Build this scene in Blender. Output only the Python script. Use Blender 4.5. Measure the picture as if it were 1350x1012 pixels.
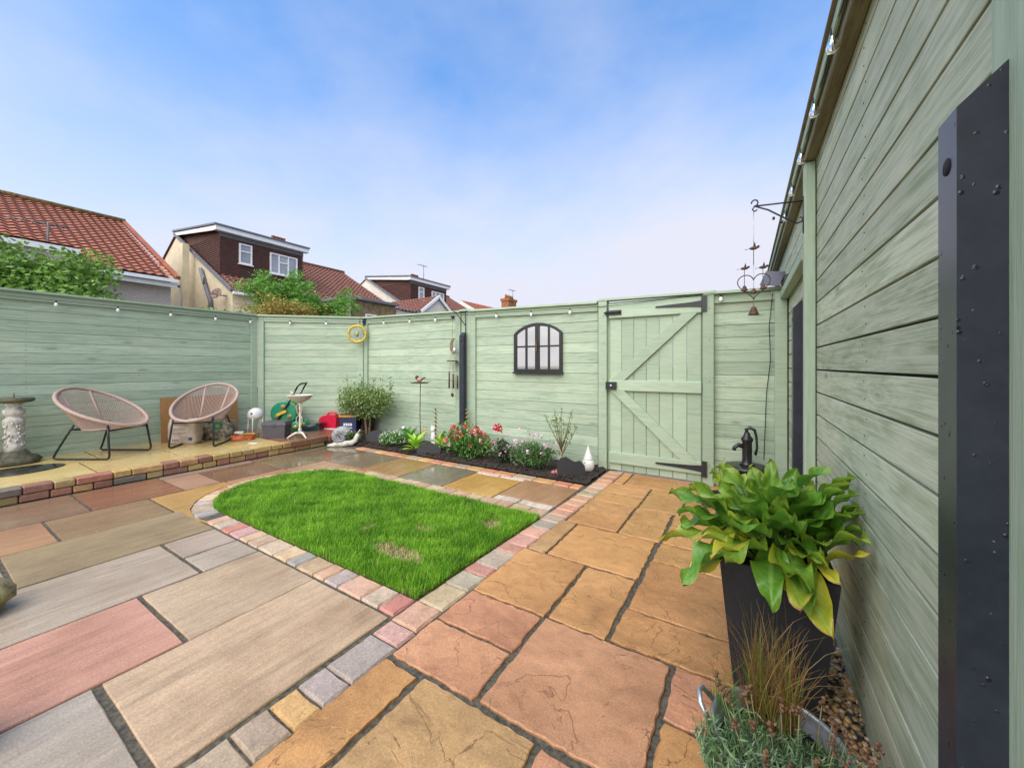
import bpy, math, random
import numpy as np
from mathutils import Vector, Matrix
R = math.radians
random.seed(7); rng = np.random.default_rng(7)
scn = bpy.context.scene
for o in list(bpy.data.objects): bpy.data.objects.remove(o)

# ------------------------------------------------------------ camera / sky / sun
cam = bpy.data.cameras.new('camera'); camo = bpy.data.objects.new('camera', cam)
scn.collection.objects.link(camo); scn.camera = camo
camo.location = (0, 0, 1.15)
camo.rotation_euler = (R(90), 0, R(31.5))
cam.sensor_fit = 'HORIZONTAL'; cam.sensor_width = 36.0
cam.lens = 36.0 * 500 / 1350
cam.shift_y = -24 / 1350
cam.clip_start = 0.02; cam.clip_end = 5000

SUN_EL, SUN_AZ = 50.0, 178.0          # azimuth: compass-like, measured from +Y clockwise
world = bpy.data.worlds.new('World'); scn.world = world; world.use_nodes = True
nt = world.node_tree; nt.nodes.clear()
wo = nt.nodes.new('ShaderNodeOutputWorld'); bg = nt.nodes.new('ShaderNodeBackground')
sky = nt.nodes.new('ShaderNodeTexSky'); sky.sky_type = 'NISHITA'; sky.sun_disc = False
sky.sun_elevation = R(SUN_EL); sky.sun_rotation = R(SUN_AZ)
sky.air_density = 1.0; sky.dust_density = 1.2; sky.ozone_density = 1.5; sky.altitude = 0
# thin bright veil of cloud, thicker towards the horizon
tc = nt.nodes.new('ShaderNodeTexCoord')
sep = nt.nodes.new('ShaderNodeSeparateXYZ'); nt.links.new(tc.outputs['Generated'], sep.inputs[0])
mp = nt.nodes.new('ShaderNodeMapping'); mp.inputs['Scale'].default_value = (1.0, 1.0, 1.8)
nt.links.new(tc.outputs['Generated'], mp.inputs[0])
cn = nt.nodes.new('ShaderNodeTexNoise'); cn.inputs['Scale'].default_value = 1.6; cn.inputs['Detail'].default_value = 7
cn.inputs['Roughness'].default_value = .55
nt.links.new(mp.outputs[0], cn.inputs[0])
cr = nt.nodes.new('ShaderNodeMapRange'); cr.inputs[1].default_value = .40; cr.inputs[2].default_value = .72
cr.inputs[3].default_value = 0.0; cr.inputs[4].default_value = .42
nt.links.new(cn.outputs['Fac'], cr.inputs[0])
hz = nt.nodes.new('ShaderNodeMapRange'); hz.interpolation_type = 'SMOOTHSTEP'
hz.inputs[1].default_value = .0; hz.inputs[2].default_value = .80
hz.inputs[3].default_value = .97; hz.inputs[4].default_value = .0
nt.links.new(sep.outputs['Z'], hz.inputs[0])
mx = nt.nodes.new('ShaderNodeMath'); mx.operation = 'ADD'; mx.use_clamp = True
nt.links.new(cr.outputs[0], mx.inputs[0]); nt.links.new(hz.outputs[0], mx.inputs[1])
mc = nt.nodes.new('ShaderNodeMix'); mc.data_type = 'RGBA'
nt.links.new(mx.outputs[0], mc.inputs['Factor']); hs = nt.nodes.new('ShaderNodeHueSaturation'); hs.inputs['Saturation'].default_value = 1.42; nt.links.new(sky.outputs[0], hs.inputs['Color']); nt.links.new(hs.outputs[0], mc.inputs['A'])
mc.inputs['B'].default_value = (2.42, 2.47, 2.85, 1)
nt.links.new(mc.outputs['Result'], bg.inputs['Color'])
bg.inputs['Strength'].default_value = 0.15
nt.links.new(bg.outputs[0], wo.inputs['Surface'])

sl = bpy.data.lights.new('sun', 'SUN'); sl.energy = 2.3; sl.angle = R(95); sl.color = (1, .92, .80)
so = bpy.data.objects.new('sun', sl); scn.collection.objects.link(so)
az, el = R(SUN_AZ), R(SUN_EL)
sd = Vector((math.sin(az) * math.cos(el), math.cos(az) * math.cos(el), math.sin(el)))
so.rotation_euler = sd.to_track_quat('Z', 'Y').to_euler(); so.location = (-3, -4, 8)

vs = scn.view_settings
vs.view_transform = 'Standard'; vs.look = 'None'; vs.gamma = 1; vs.use_curve_mapping = False
vs.exposure = 1.18

# ------------------------------------------------------------ helpers
COL = scn.collection
def tag(o, label=None, cat=None, group=None, kind=None):
    if label: o['label'] = label
    if cat: o['category'] = cat
    if group: o['group'] = group
    if kind: o['kind'] = kind
    return o
def empty(name, loc=(0, 0, 0), rz=0, label=None, cat=None, group=None):
    o = bpy.data.objects.new(name, None); COL.objects.link(o)
    o.location = loc; o.rotation_euler = (0, 0, rz); o.empty_display_size = .05
    return tag(o, label, cat, group)

class MB:
    """collects shapes; build() links them as one mesh object"""
    def __init__(s): s.v = []; s.f = []; s.sm = []
    def add(s, vs, fs, smooth=False):
        n = len(s.v); s.v += [tuple(v) for v in vs]; s.f += [tuple(i + n for i in f) for f in fs]; s.sm += [smooth] * len(fs)
        return s
    def box(s, x0, x1, y0, y1, z0, z1):
        return s.add([(x0,y0,z0),(x1,y0,z0),(x1,y1,z0),(x0,y1,z0),(x0,y0,z1),(x1,y0,z1),(x1,y1,z1),(x0,y1,z1)],
                     [(0,3,2,1),(4,5,6,7),(0,1,5,4),(1,2,6,5),(2,3,7,6),(3,0,4,7)])
    def cbox(s, x0, x1, y0, y1, z0, z1, c=.003):
        """box running along x with its four long edges chamfered"""
        pr = [(y0+c,z0),(y1-c,z0),(y1,z0+c),(y1,z1-c),(y1-c,z1),(y0+c,z1),(y0,z1-c),(y0,z0+c)]
        vs = [(x0,a,b) for a,b in pr] + [(x1,a,b) for a,b in pr]
        fs = [(i,(i+1)%8,8+(i+1)%8,8+i) for i in range(8)] + [tuple(range(7,-1,-1)), tuple(range(8,16))]
        return s.add(vs, fs)
    def beam(s, p, q, w, h, up=(0,0,1)):
        p, q = Vector(p), Vector(q); d = (q-p).normalized(); u = Vector(up)
        a = d.cross(u)
        if a.length < 1e-4: a = d.cross(Vector((1,0,0)))
        a.normalize(); b = a.cross(d)
        vs = [t + a*(i*w/2) + b*(j*h/2) for t in (p,q) for i,j in ((-1,-1),(1,-1),(1,1),(-1,1))]
        return s.add(vs, [(0,1,2,3),(7,6,5,4),(0,4,5,1),(1,5,6,2),(2,6,7,3),(3,7,4,0)])
    def prism(s, poly, z0, z1):
        n = len(poly)
        vs = [(x,y,z0) for x,y in poly] + [(x,y,z1) for x,y in poly]
        return s.add(vs, [tuple(range(n-1,-1,-1)), tuple(range(n,2*n))] + [(i,(i+1)%n,n+(i+1)%n,n+i) for i in range(n)])
    def prismY(s, poly, y0, y1):
        """outline in (x,z), thickness along y"""
        n = len(poly)
        vs = [(x,y0,z) for x,z in poly] + [(x,y1,z) for x,z in poly]
        return s.add(vs, [tuple(range(n)), tuple(range(2*n-1,n-1,-1))] + [((i+1)%n,i,n+i,n+(i+1)%n) for i in range(n)])
    def tube(s, pts, r, n=8, closed=False, cap=True):
        pts = [Vector(p) for p in pts]; m = len(pts)
        rr = r if isinstance(r, (list, tuple)) else [r]*m
        vs = []; prev = None
        for i, p in enumerate(pts):
            if closed: d = pts[(i+1)%m]-pts[i-1]
            else: d = pts[min(i+1,m-1)]-pts[max(i-1,0)]
            d.normalize()
            if prev is None:
                a = d.cross(Vector((0,0,1)))
                if a.length < .05: a = d.cross(Vector((1,0,0)))
            else: a = prev - d*prev.dot(d)
            a.normalize(); prev = a; b = d.cross(a)
            vs += [p + (a*math.cos(2*math.pi*k/n) + b*math.sin(2*math.pi*k/n))*rr[i] for k in range(n)]
        fs = []
        for i in range(m if closed else m-1):
            j = (i+1)%m
            fs += [(i*n+k, i*n+(k+1)%n, j*n+(k+1)%n, j*n+k) for k in range(n)]
        if cap and not closed: fs += [tuple(range(n-1,-1,-1)), tuple(range((m-1)*n, m*n))]
        return s.add(vs, fs, True)
    def lathe(s, prof, n=20, c=(0,0,0), sx=1, sy=1):
        m = len(prof)
        vs = [(c[0]+r*sx*math.cos(2*math.pi*k/n), c[1]+r*sy*math.sin(2*math.pi*k/n), c[2]+z) for r,z in prof for k in range(n)]
        fs = [(i*n+k, i*n+(k+1)%n, (i+1)*n+(k+1)%n, (i+1)*n+k) for i in range(m-1) for k in range(n)]
        fs += [tuple(range(n-1,-1,-1)), tuple(range((m-1)*n, m*n))]
        return s.add(vs, fs, True)
    def ball(s, c, rx, ry=None, rz=None, n=12, m=8, jit=0):
        ry = ry or rx; rz = rz or rx
        vs = [(c[0],c[1],c[2]-rz)]
        for i in range(1,m):
            t = math.pi*i/m
            for k in range(n):
                j = 1+random.uniform(-jit,jit); a = 2*math.pi*k/n
                vs.append((c[0]+rx*j*math.sin(t)*math.cos(a), c[1]+ry*j*math.sin(t)*math.sin(a), c[2]-rz*j*math.cos(t)))
        vs.append((c[0],c[1],c[2]+rz)); L = len(vs)-1
        fs = [(0,1+(k+1)%n,1+k) for k in range(n)] + [(L,1+(m-2)*n+k,1+(m-2)*n+(k+1)%n) for k in range(n)]
        fs += [(1+i*n+k,1+i*n+(k+1)%n,1+(i+1)*n+(k+1)%n,1+(i+1)*n+k) for i in range(m-2) for k in range(n)]
        return s.add(vs, fs, True)
    def rot(s, M, start=0):
        s.v = s.v[:start] + [tuple(M @ Vector(v)) for v in s.v[start:]]; return s
    def build(s, name, mat, parent=None, loc=None, color=None):
        me = bpy.data.meshes.new(name); me.from_pydata(s.v, [], s.f); me.update()
        me.polygons.foreach_set('use_smooth', s.sm)
        return link(name, me, mat, parent, loc, color)
def link(name, me, mat, parent=None, loc=None, color=None):
    o = bpy.data.objects.new(name, me); COL.objects.link(o)
    if mat and not me.materials: me.materials.append(mat)
    if parent: o.parent = parent
    if loc: o.location = loc
    if color: o.color = color
    return o
def npmesh(name, V, F, mat, parent=None, col=None, smooth=False):
    """numpy verts (n,3), faces (m,k) -> object; optional per-vertex colour"""
    me = bpy.data.meshes.new(name); k = F.shape[1]
    me.vertices.add(len(V)); me.vertices.foreach_set('co', V.astype(np.float32).ravel())
    me.loops.add(F.size); me.loops.foreach_set('vertex_index', F.astype(np.int32).ravel())
    me.polygons.add(len(F)); me.polygons.foreach_set('loop_start', np.arange(0, F.size, k, dtype=np.int32))
    if smooth: me.polygons.foreach_set('use_smooth', np.ones(len(F), dtype=bool))
    me.update(calc_edges=True)
    if col is not None:
        a = me.color_attributes.new('tint', 'FLOAT_COLOR', 'POINT')
        a.data.foreach_set('color', np.concatenate([col, np.ones((len(col),1))], 1).astype(np.float32).ravel())
    me.materials.append(mat)
    o = bpy.data.objects.new(name, me); COL.objects.link(o)
    if parent: o.parent = parent; o['kind'] = 'stuff'
    return o

# ------------------------------------------------------------ materials
def newmat(name):
    m = bpy.data.materials.new(name); m.use_nodes = True; n = m.node_tree
    return m, n, n.nodes['Principled BSDF'], n.links
def node(n, t, **kw):
    x = n.nodes.new(t)
    for k, v in kw.items(): setattr(x, k, v)
    return x
def coords(n, scale=(1,1,1), rand=True):
    tc = node(n, 'ShaderNodeTexCoord'); mp = node(n, 'ShaderNodeMapping'); mp.inputs['Scale'].default_value = scale
    if rand:
        oi = node(n, 'ShaderNodeObjectInfo'); ml = node(n, 'ShaderNodeMath', operation='MULTIPLY'); ml.inputs[1].default_value = 37.0
        n.links.new(oi.outputs['Random'], ml.inputs[0])
        ad = node(n, 'ShaderNodeVectorMath', operation='ADD')
        n.links.new(tc.outputs['Object'], ad.inputs[0]); n.links.new(ml.outputs[0], ad.inputs[1])
        n.links.new(ad.outputs[0], mp.inputs[0])
    else: n.links.new(tc.outputs['Object'], mp.inputs[0])
    return mp.outputs[0]
def noise(n, vec, sc, det=5, rough=.6, dist=0):
    t = node(n, 'ShaderNodeTexNoise'); t.inputs['Scale'].default_value = sc; t.inputs['Detail'].default_value = det
    t.inputs['Roughness'].default_value = rough; t.inputs['Distortion'].default_value = dist
    n.links.new(vec, t.inputs[0]); return t.outputs['Fac']
def ramp(n, fac, stops):
    r = node(n, 'ShaderNodeValToRGB'); e = r.color_ramp.elements
    while len(e) < len(stops): e.new(.5)
    for i, (p, c) in enumerate(stops): e[i].position = p; e[i].color = (*c, 1) if len(c) == 3 else c
    n.links.new(fac, r.inputs[0]); return r.outputs[0]
def mix(n, fac, a, b, mode='MIX'):
    m = node(n, 'ShaderNodeMix', data_type='RGBA', blend_type=mode)
    for k, v in (('Factor', fac), ('A', a), ('B', b)):
        s = m.inputs[k]
        if isinstance(v, (int, float)): s.default_value = v
        elif isinstance(v, tuple): s.default_value = (*v, 1) if len(v) == 3 else v
        else: n.links.new(v, s)
    return m.outputs['Result']
def maprange(n, f, a, b, c, d):
    m = node(n, 'ShaderNodeMapRange')
    for i, v in enumerate((a,b,c,d)): m.inputs[i+1].default_value = v
    n.links.new(f, m.inputs[0]); return m.outputs[0]
def bump(n, bsdf, h, st=.3, dist=.01):
    b = node(n, 'ShaderNodeBump'); b.inputs['Strength'].default_value = st; b.inputs['Distance'].default_value = dist
    n.links.new(h, b.inputs['Height']); n.links.new(b.outputs[0], bsdf.inputs['Normal'])

def plain(name, c, rough=.5, metal=0, var=.15, sc=25, bm=.1, c2=None, spec=None):
    m, n, b, L = newmat(name)
    v = coords(n); f = noise(n, v, sc, 5)
    c2 = c2 or tuple(min(1, x*(1-var*1.6)) for x in c)
    L.new(ramp(n, f, [(.35, c2), (.65, c)]), b.inputs['Base Color'])
    L.new(maprange(n, f, .2, .8, max(.02, rough-.08), min(1, rough+.08)), b.inputs['Roughness'])
    b.inputs['Metallic'].default_value = metal
    if spec is not None: b.inputs['Specular IOR Level'].default_value = spec
    if bm: bump(n, b, f, bm, .004)
    return m

def wood(name, c, c2, fade, knot=True, grain=1.0):
    """painted softwood: local x is the grain direction"""
    m, n, b, L = newmat(name)
    v = coords(n, (.9, 30, 30)); g0 = noise(n, v, 3.2*grain, 8, .7, 1.2)
    vb = coords(n, (1.3, 9, 9)); gb = noise(n, vb, 2.2, 5, .6, 1.5); g = mix(n, .42, g0, gb)
    v2 = coords(n, (1.2, 3, 3)); big = noise(n, v2, 1.6, 4, .6)
    v3 = coords(n, (2.0, 90, 90)); fine = noise(n, v3, 3.0, 3, .6)
    col = mix(n, maprange(n, g, .40, .56, 0, 1), c2, c)
    col = mix(n, maprange(n, big, .48, .78, 0, .8), col, fade)
    oi = node(n, 'ShaderNodeObjectInfo')
    col = mix(n, 1.0, col, ramp(n, oi.outputs['Random'], [(0, (.84,.85,.84)), (1, (1.08,1.07,1.06))]), 'MULTIPLY')
    h = mix(n, .5, g, fine)
    if knot:
        vk = coords(n, (1.6, 5.5, 5.5)); vo = node(n, 'ShaderNodeTexVoronoi'); vo.inputs['Scale'].default_value = 1.3
        L.new(vk, vo.inputs[0])
        k = maprange(n, vo.outputs['Distance'], .05, .13, 1, 0)
        col = mix(n, k, col, mix(n, .45, c2, (.16,.15,.09)))
        ring = node(n, 'ShaderNodeMath', operation='SINE'); mu = node(n, 'ShaderNodeMath', operation='MULTIPLY'); mu.inputs[1].default_value = 55
        L.new(vo.outputs['Distance'], mu.inputs[0]); L.new(mu.outputs[0], ring.inputs[0])
        rk = node(n, 'ShaderNodeMath', operation='MULTIPLY'); L.new(ring.outputs[0], rk.inputs[0])
        L.new(maprange(n, vo.outputs['Distance'], .1, .45, .5, 0), rk.inputs[1])
        col = mix(n, maprange(n, rk.outputs[0], 0, .5, 0, .45), col, c2)
        h = mix(n, maprange(n, rk.outputs[0], -.5, .5, 0, .35), h, (0,0,0))
    L.new(col, b.inputs['Base Color']); b.inputs['Roughness'].default_value = .62
    b.inputs['Specular IOR Level'].default_value = .3
    bump(n, b, h, .55, .004)
    return m

SAGE = (.41,.505,.38); SAGE2 = (.27,.355,.25); SAGEF = (.43,.48,.35)
M = {}
M['sage'] = wood('sage_painted_wood', SAGE, SAGE2, SAGEF)
M['sage_wall'] = wood('sage_weathered_wood', (.49,.53,.39), (.27,.315,.20), (.56,.57,.45), True, .8)
M['sage_trim'] = wood('sage_trim_wood', (.37,.465,.345), (.29,.38,.27), (.38,.445,.325), False)
M['brownbeam'] = wood('bare_timber', (.24,.21,.12), (.13,.10,.05), (.27,.27,.16), False)
M['gap_shade'] = plain('gap_shade_backing', (.05,.06,.045), .9)  # sheet behind the boards; shadow of the gaps put into its colour

def stone(name, streak=(1,1,1), sc=4.0, bm=.5, crack=.0, fs=3.1):
    """slab: base colour from object colour, alpha = wetness"""
    m, n, b, L = newmat(name)
    oi = node(n, 'ShaderNodeObjectInfo')
    v = coords(n, streak); a0 = noise(n, v, sc, 8, .6, .9)
    vf = coords(n, tuple(q*fs for q in streak)); af = noise(n, vf, sc, 6, .65, .7); a = mix(n, .5, a0, af)
    v1 = coords(n); big = noise(n, v1, 2.1, 4, .6); sp = noise(n, v1, 150, 2, .6); mid = noise(n, v1, 14, 6, .7)
    col = mix(n, 1.0, oi.outputs['Color'], ramp(n, a, [(.30,(.58,.55,.52)),(.42,(.86,.85,.84)),(.52,(1,1,1)),(.70,(1.26,1.24,1.2))]), 'MULTIPLY')
    col = mix(n, 1.0, col, ramp(n, big, [(.28,(.74,.70,.66)),(.5,(1,1,1)),(.72,(1.14,1.16,1.22))]), 'MULTIPLY')
    col = mix(n, 1.0, col, ramp(n, sp, [(.3,(.80,.79,.78)),(.62,(1.08,1.08,1.08)),(.74,(1.3,1.28,1.22))]), 'MULTIPLY')
    hgt = mix(n, .45, a, mid)
    if crack:
        vo = node(n, 'ShaderNodeTexNoise'); vo.inputs['Scale'].default_value = 3.1; vo.inputs['Detail'].default_value = 6; vo.inputs['Distortion'].default_value = 1.2
        L.new(v1, vo.inputs[0])
        q = node(n, 'ShaderNodeMath', operation='SUBTRACT'); L.new(vo.outputs['Fac'], q.inputs[0]); q.inputs[1].default_value = .5
        ab = node(n, 'ShaderNodeMath', operation='ABSOLUTE'); L.new(q.outputs[0], ab.inputs[0])
        ck = maprange(n, ab.outputs[0], 0, .006, 1, 0)
        gate = maprange(n, big, .42, .52, 0, 1)
        ckm = node(n, 'ShaderNodeMath', operation='MULTIPLY'); L.new(ck, ckm.inputs[0]); L.new(gate, ckm.inputs[1])
        col = mix(n, ckm.outputs[0], col, mix(n, 1.0, col, (.42,.36,.30), 'MULTIPLY'))
        st = maprange(n, vo.outputs['Fac'], .49, .51, 0, crack)
        hgt = mix(n, .5, hgt, st)
    wet = node(n, 'ShaderNodeMath', operation='MULTIPLY'); L.new(oi.outputs['Alpha'], wet.inputs[0])
    L.new(maprange(n, big, .32, .56, .35, 1), wet.inputs[1])
    L.new(maprange(n, wet.outputs[0], 0, 1, .62, .06), b.inputs['Roughness'])
    L.new(col, b.inputs['Base Color'])
    b.inputs['Specular IOR Level'].default_value = .5
    bp = node(n, 'ShaderNodeBump'); bp.inputs['Distance'].default_value = .006
    L.new(maprange(n, wet.outputs[0], .0, 1, bm, bm*.12), bp.inputs['Strength'])
    L.new(hgt, bp.inputs['Height']); L.new(bp.outputs[0], b.inputs['Normal'])
    return m
M['riven'] = stone('riven_sandstone', (1.0,1.6,1), 5.0, .7, .9)
M['smooth'] = stone('sawn_sandstone', (7.0,.7,1), 2.4, .5, .0, 3.4)
M['sett'] = stone('tumbled_sett', (1,1,1), 16, .8)
M['brick'] = stone('edging_brick', (1,1,1), 14, .8)

def leafmat(name, trans=.25, rough=.45, spec=.4):
    m, n, b, L = newmat(name)
    a = node(n, 'ShaderNodeAttribute'); a.attribute_name = 'tint'
    v = coords(n); f = noise(n, v, 60, 3)
    L.new(mix(n, 1.0, a.outputs['Color'], ramp(n, f, [(.3,(.82,.82,.8)),(.7,(1.12,1.12,1.1))]), 'MULTIPLY'), b.inputs['Base Color'])
    b.inputs['Roughness'].default_value = rough; b.inputs['Specular IOR Level'].default_value = spec
    b.inputs['Subsurface Weight'].default_value = 0
    t = node(n, 'ShaderNodeBsdfTranslucent'); L.new(a.outputs['Color'], t.inputs['Color'])
    ms = node(n, 'ShaderNodeMixShader'); ms.inputs[0].default_value = trans
    L.new(b.outputs[0], ms.inputs[1]); L.new(t.outputs[0], ms.inputs[2])
    L.new(ms.outputs[0], n.nodes['Material Output'].inputs['Surface'])
    return m
M['leaf'] = leafmat('foliage'); M['grass'] = leafmat('grass_blades', .35, .5, .25); M['petal'] = leafmat('petals', .2, .6, .2)

M['mortar'] = plain('mortar', (.115,.102,.07), .9, var=.45, sc=60, bm=.5)
M['soil'] = plain('soil', (.035,.025,.018), .95, var=.5, sc=45, bm=1.0)
M['earth'] = plain('ground_earth', (.12,.13,.08), .95, var=.3, sc=2)
M['black'] = plain('black_metal', (.014,.015,.019), .38, 0, .3, 40, .06)
def wetpost():
    m, n, b, L = newmat('wet_black_paint'); v = coords(n)
    vo = node(n, 'ShaderNodeTexVoronoi'); vo.inputs['Scale'].default_value = 55; L.new(v, vo.inputs[0])
    f = noise(n, v, 9, 5, .7); f3 = noise(n, v, 30, 3)
    drop = maprange(n, vo.outputs['Distance'], .10, .22, 1, 0); gt_ = maprange(n, f3, .52, .58, 0, 1)
    dm = node(n, 'ShaderNodeMath', operation='MULTIPLY'); L.new(drop, dm.inputs[0]); L.new(gt_, dm.inputs[1])
    c = ramp(n, f, [(.35,(.016,.019,.030)),(.65,(.030,.034,.048))])
    vs2 = node(n, 'ShaderNodeTexVoronoi'); vs2.inputs['Scale'].default_value = 38; L.new(v, vs2.inputs[0])
    c = mix(n, dm.outputs[0], c, (.006,.006,.008)); c = mix(n, maprange(n, vs2.outputs['Distance'], .03, .05, .6, 0), c, (.30,.31,.32))
    L.new(c, b.inputs['Base Color']); L.new(maprange(n, dm.outputs[0], 0, 1, .34, .08), b.inputs['Roughness'])
    bump(n, b, dm.outputs[0], .6, .003)
    return m
M['post'] = wetpost()
M['white'] = plain('white_paint', (.75,.74,.70), .5, 0, .12, 30, .1)
M['slate'] = plain('dark_slate', (.011,.011,.014), .55, 0, .3, 60, .25)
M['planter'] = plain('graphite_planter', (.022,.024,.029), .62, 0, .25, 160, .25)
M['galv'] = plain('galvanised_steel', (.55,.57,.60), .35, .7, .2, 30, .05)
M['wicker'] = plain('pink_cord', (.46,.325,.265), .55, 0, .2, 80, .2)
M['hessian'] = plain('chipboard', (.42,.22,.075), .8, 0, .35, 120, .2)
M['bark'] = plain('bark', (.20,.16,.10), .85, 0, .4, 60, .6)
M['rust'] = plain('rusty_iron', (.13,.075,.05), .7, .2, .4, 60, .3)
M['render_grey'] = plain('pebbledash', (.50,.44,.38), .95, 0, .25, 30, .4)
M['cream'] = plain('cream_render', (.72,.62,.42), .9, 0, .10, 3, .1)
M['pale'] = plain('pale_render', (.72,.68,.60), .9, 0, .10, 3, .1)
M['brownrender'] = plain('brown_render', (.24,.17,.085), .95, 0, .35, 4, .4)
M['upvc'] = plain('white_upvc', (.78,.79,.80), .35, 0, .05, 5, 0)
M['lead'] = plain('lead_flashing', (.16,.17,.19), .6, 0, .2, 8, .1)
M['stone_carved'] = plain('white_carved_stone', (.66,.63,.55), .85, 0, .3, 22, .6)
M['mossy'] = plain('mossy_stone', (.13,.125,.07), .9, 0, .6, 18, 1.0, c2=(.045,.04,.03))
M['snailshell'] = plain('grey_shell', (.36,.36,.35), .7, 0, .45, 40, .5, c2=(.14,.15,.15))
def glass(name, c=(1,1,1), rough=.02):
    m, n, b, L = newmat(name); v = coords(n); f = noise(n, v, 8, 2)
    L.new(maprange(n, f, 0, 1, rough, rough+.03), b.inputs['Roughness'])
    b.inputs['Base Color'].default_value = (*c, 1); b.inputs['Transmission Weight'].default_value = 1; b.inputs['IOR'].default_value = 1.45
    return m
M['bulb'] = glass('bulb_glass', (.98,.95,.88))
def pane(name, c=(.20,.23,.26)):
    m, n, b, L = newmat(name); v = coords(n); f = noise(n, v, .9, 3)
    L.new(ramp(n, f, [(.35, tuple(x*.6 for x in c)), (.65, c)]), b.inputs['Base Color'])
    b.inputs['Roughness'].default_value = .06; b.inputs['Specular IOR Level'].default_value = .8
    return m
M['pane'] = pane('window_glass', (.34,.37,.40))
def mirror():
    m, n, b, L = newmat('mirror_glass'); v = coords(n); f = noise(n, v, 5, 2)
    L.new(ramp(n, f, [(.3,(.82,.78,.68)),(.7,(.90,.87,.78))]), b.inputs['Base Color'])
    b.inputs['Metallic'].default_value = 1; b.inputs['Roughness'].default_value = .04
    return m
M['mirror'] = mirror()
def rooftile(name, c, c2, wy=.30, wz=.34):
    m, n, b, L = newmat(name)
    v = coords(n, (1,1,1), False)
    f = noise(n, v, 2.2, 4); f2 = noise(n, v, 14, 3)
    col = mix(n, maprange(n, f, .3, .7, 0, 1), c2, c)
    L.new(mix(n, maprange(n, f2, .4, .7, 0, .5), col, tuple(x*.55 for x in c2)), b.inputs['Base Color'])
    b.inputs['Roughness'].default_value = .85
    return m
M['rooftile'] = rooftile('clay_pantile', (.40,.125,.06), (.24,.075,.04))
M['rooftile2'] = rooftile('brown_tile', (.27,.10,.065), (.17,.075,.05))
M['hangtile'] = rooftile('brown_hung_tile', (.115,.048,.036), (.075,.034,.028))
M['chim'] = rooftile('chimney_brick', (.38,.15,.06), (.25,.10,.04))

# ------------------------------------------------------------ ground
g = MB().box(-400,400,-400,400,-.4,-.06).build('ground', M['earth']); tag(g, kind='structure')
pb = MB().box(-5.28,.34,-1.2,4.3,-.059,-.009).build('patio', M['mortar']); tag(pb, kind='structure')

def slab_mesh(name, poly, z0, z1, jit=.003, step=.07, bev=.006, rnd=random):
    """flat stone from an outline: edges subdivided and roughened, top arris worn"""
    pts = []
    n = len(poly)
    cx = sum(p[0] for p in poly)/n; cy = sum(p[1] for p in poly)/n
    for i in range(n):
        a, b = poly[i], poly[(i+1)%n]; L = math.hypot(b[0]-a[0], b[1]-a[1]); k = max(1, int(L/step))
        nx, ny = (b[1]-a[1])/max(L,1e-6), -(b[0]-a[0])/max(L,1e-6)
        for j in range(k):
            t = j/k; o = rnd.uniform(-jit, jit*.6)
            if j == 0: o = -jit*.8
            pts.append((a[0]+(b[0]-a[0])*t+nx*o-cx, a[1]+(b[1]-a[1])*t+ny*o-cy))
    m = len(pts)
    def inset(p, d):
        l = math.hypot(*p); return (p[0]*(1-d/max(l,.01)), p[1]*(1-d/max(l,.01)))
    tz = [rnd.uniform(-.0012,.0012) for _ in pts]
    vs = [(x,y,z0) for x,y in pts] + [(x,y,z1-bev) for x,y in pts] + [(*inset(p,bev*.9), z1+t) for p,t in zip(pts,tz)]
    fs = [(i,(i+1)%m,m+(i+1)%m,m+i) for i in range(m)] + [(m+i,m+(i+1)%m,2*m+(i+1)%m,2*m+i) for i in range(m)]
    fs.append(tuple(range(2*m,3*m)))
    b = MB(); b.add(vs, fs); b.sm = [False]*len(fs)
    return b, (cx, cy, 0)
def rect(x0, x1, y0, y1, g=0): return [(x0+g,y0+g),(x1-g,y0+g),(x1-g,y1-g),(x0+g,y1-g)]
def slab(name, poly, mat, col, wet, parent, z1=0, jit=.003, bev=.006, z0=-.05, step=.07):
    b, c = slab_mesh(name, poly, z0, z1, jit, step, bev)
    col = (min(1,col[0]*1.03),col[1],col[2]*.92)
    return b.build(name, mat, parent, c, (*col, wet))

def jc(c, a=.07):
    k = 1+random.uniform(-a,a); return tuple(min(1, x*k*(1+random.uniform(-.03,.03))) for x in c)
# orange riven slabs by the gate and the shed wall
OR = (.43,.225,.085); ORP = (.43,.215,.115); ORS = (.38,.235,.105)
OS = [(-1.205,-1.035,-.3,1.015,OR),(-1.01,-.545,.45,1.025,ORS),(-.525,-.25,.5,1.02,ORP),(-.235,.17,.4,1.03,ORS),
 (-1.2,-.80,1.045,1.29,ORP),(-1.195,-.795,1.305,1.55,ORP),(-1.19,-.785,1.565,2.085,OR),(-1.165,-1.045,2.10,2.61,ORS),
 (-1.03,-.495,2.10,2.60,OR),(-.765,-.50,1.57,2.08,OR),(-.775,-.245,1.05,1.555,ORP),(-.48,.17,1.575,1.81,OR),
 (-.47,.17,1.825,2.34,OR),(-.465,.17,2.355,2.595,OR),(-.455,.17,2.615,3.15,OR),(-.74,-.475,2.615,3.15,OR),
 (-1.125,-.755,2.62,3.145,OR),(-1.12,-.745,3.16,3.412,OR),(-1.115,-.745,3.42,3.69,OR),(-.73,-.43,3.165,3.70,OR),
 (-1.10,-1.01,3.71,4.13,OR),(-.995,-.44,3.715,4.14,OR),(-.42,.17,3.165,3.715,OR),(-.425,.17,3.73,4.14,OR),
 (-.225,-.035,1.315,1.56,ORP),(-.225,.17,1.055,1.30,OR),(-.02,.17,1.31,1.56,OR)]
for x0,x1,y0,y1,c in OS:
    w = .25 if y0 < 2 else .5
    slab('paving_slab', rect(x0,x1,y0,y1,-.001), M['riven'], jc(c,.1), w, pb, random.uniform(-.001,.002), .006, .004, step=.03)
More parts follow.
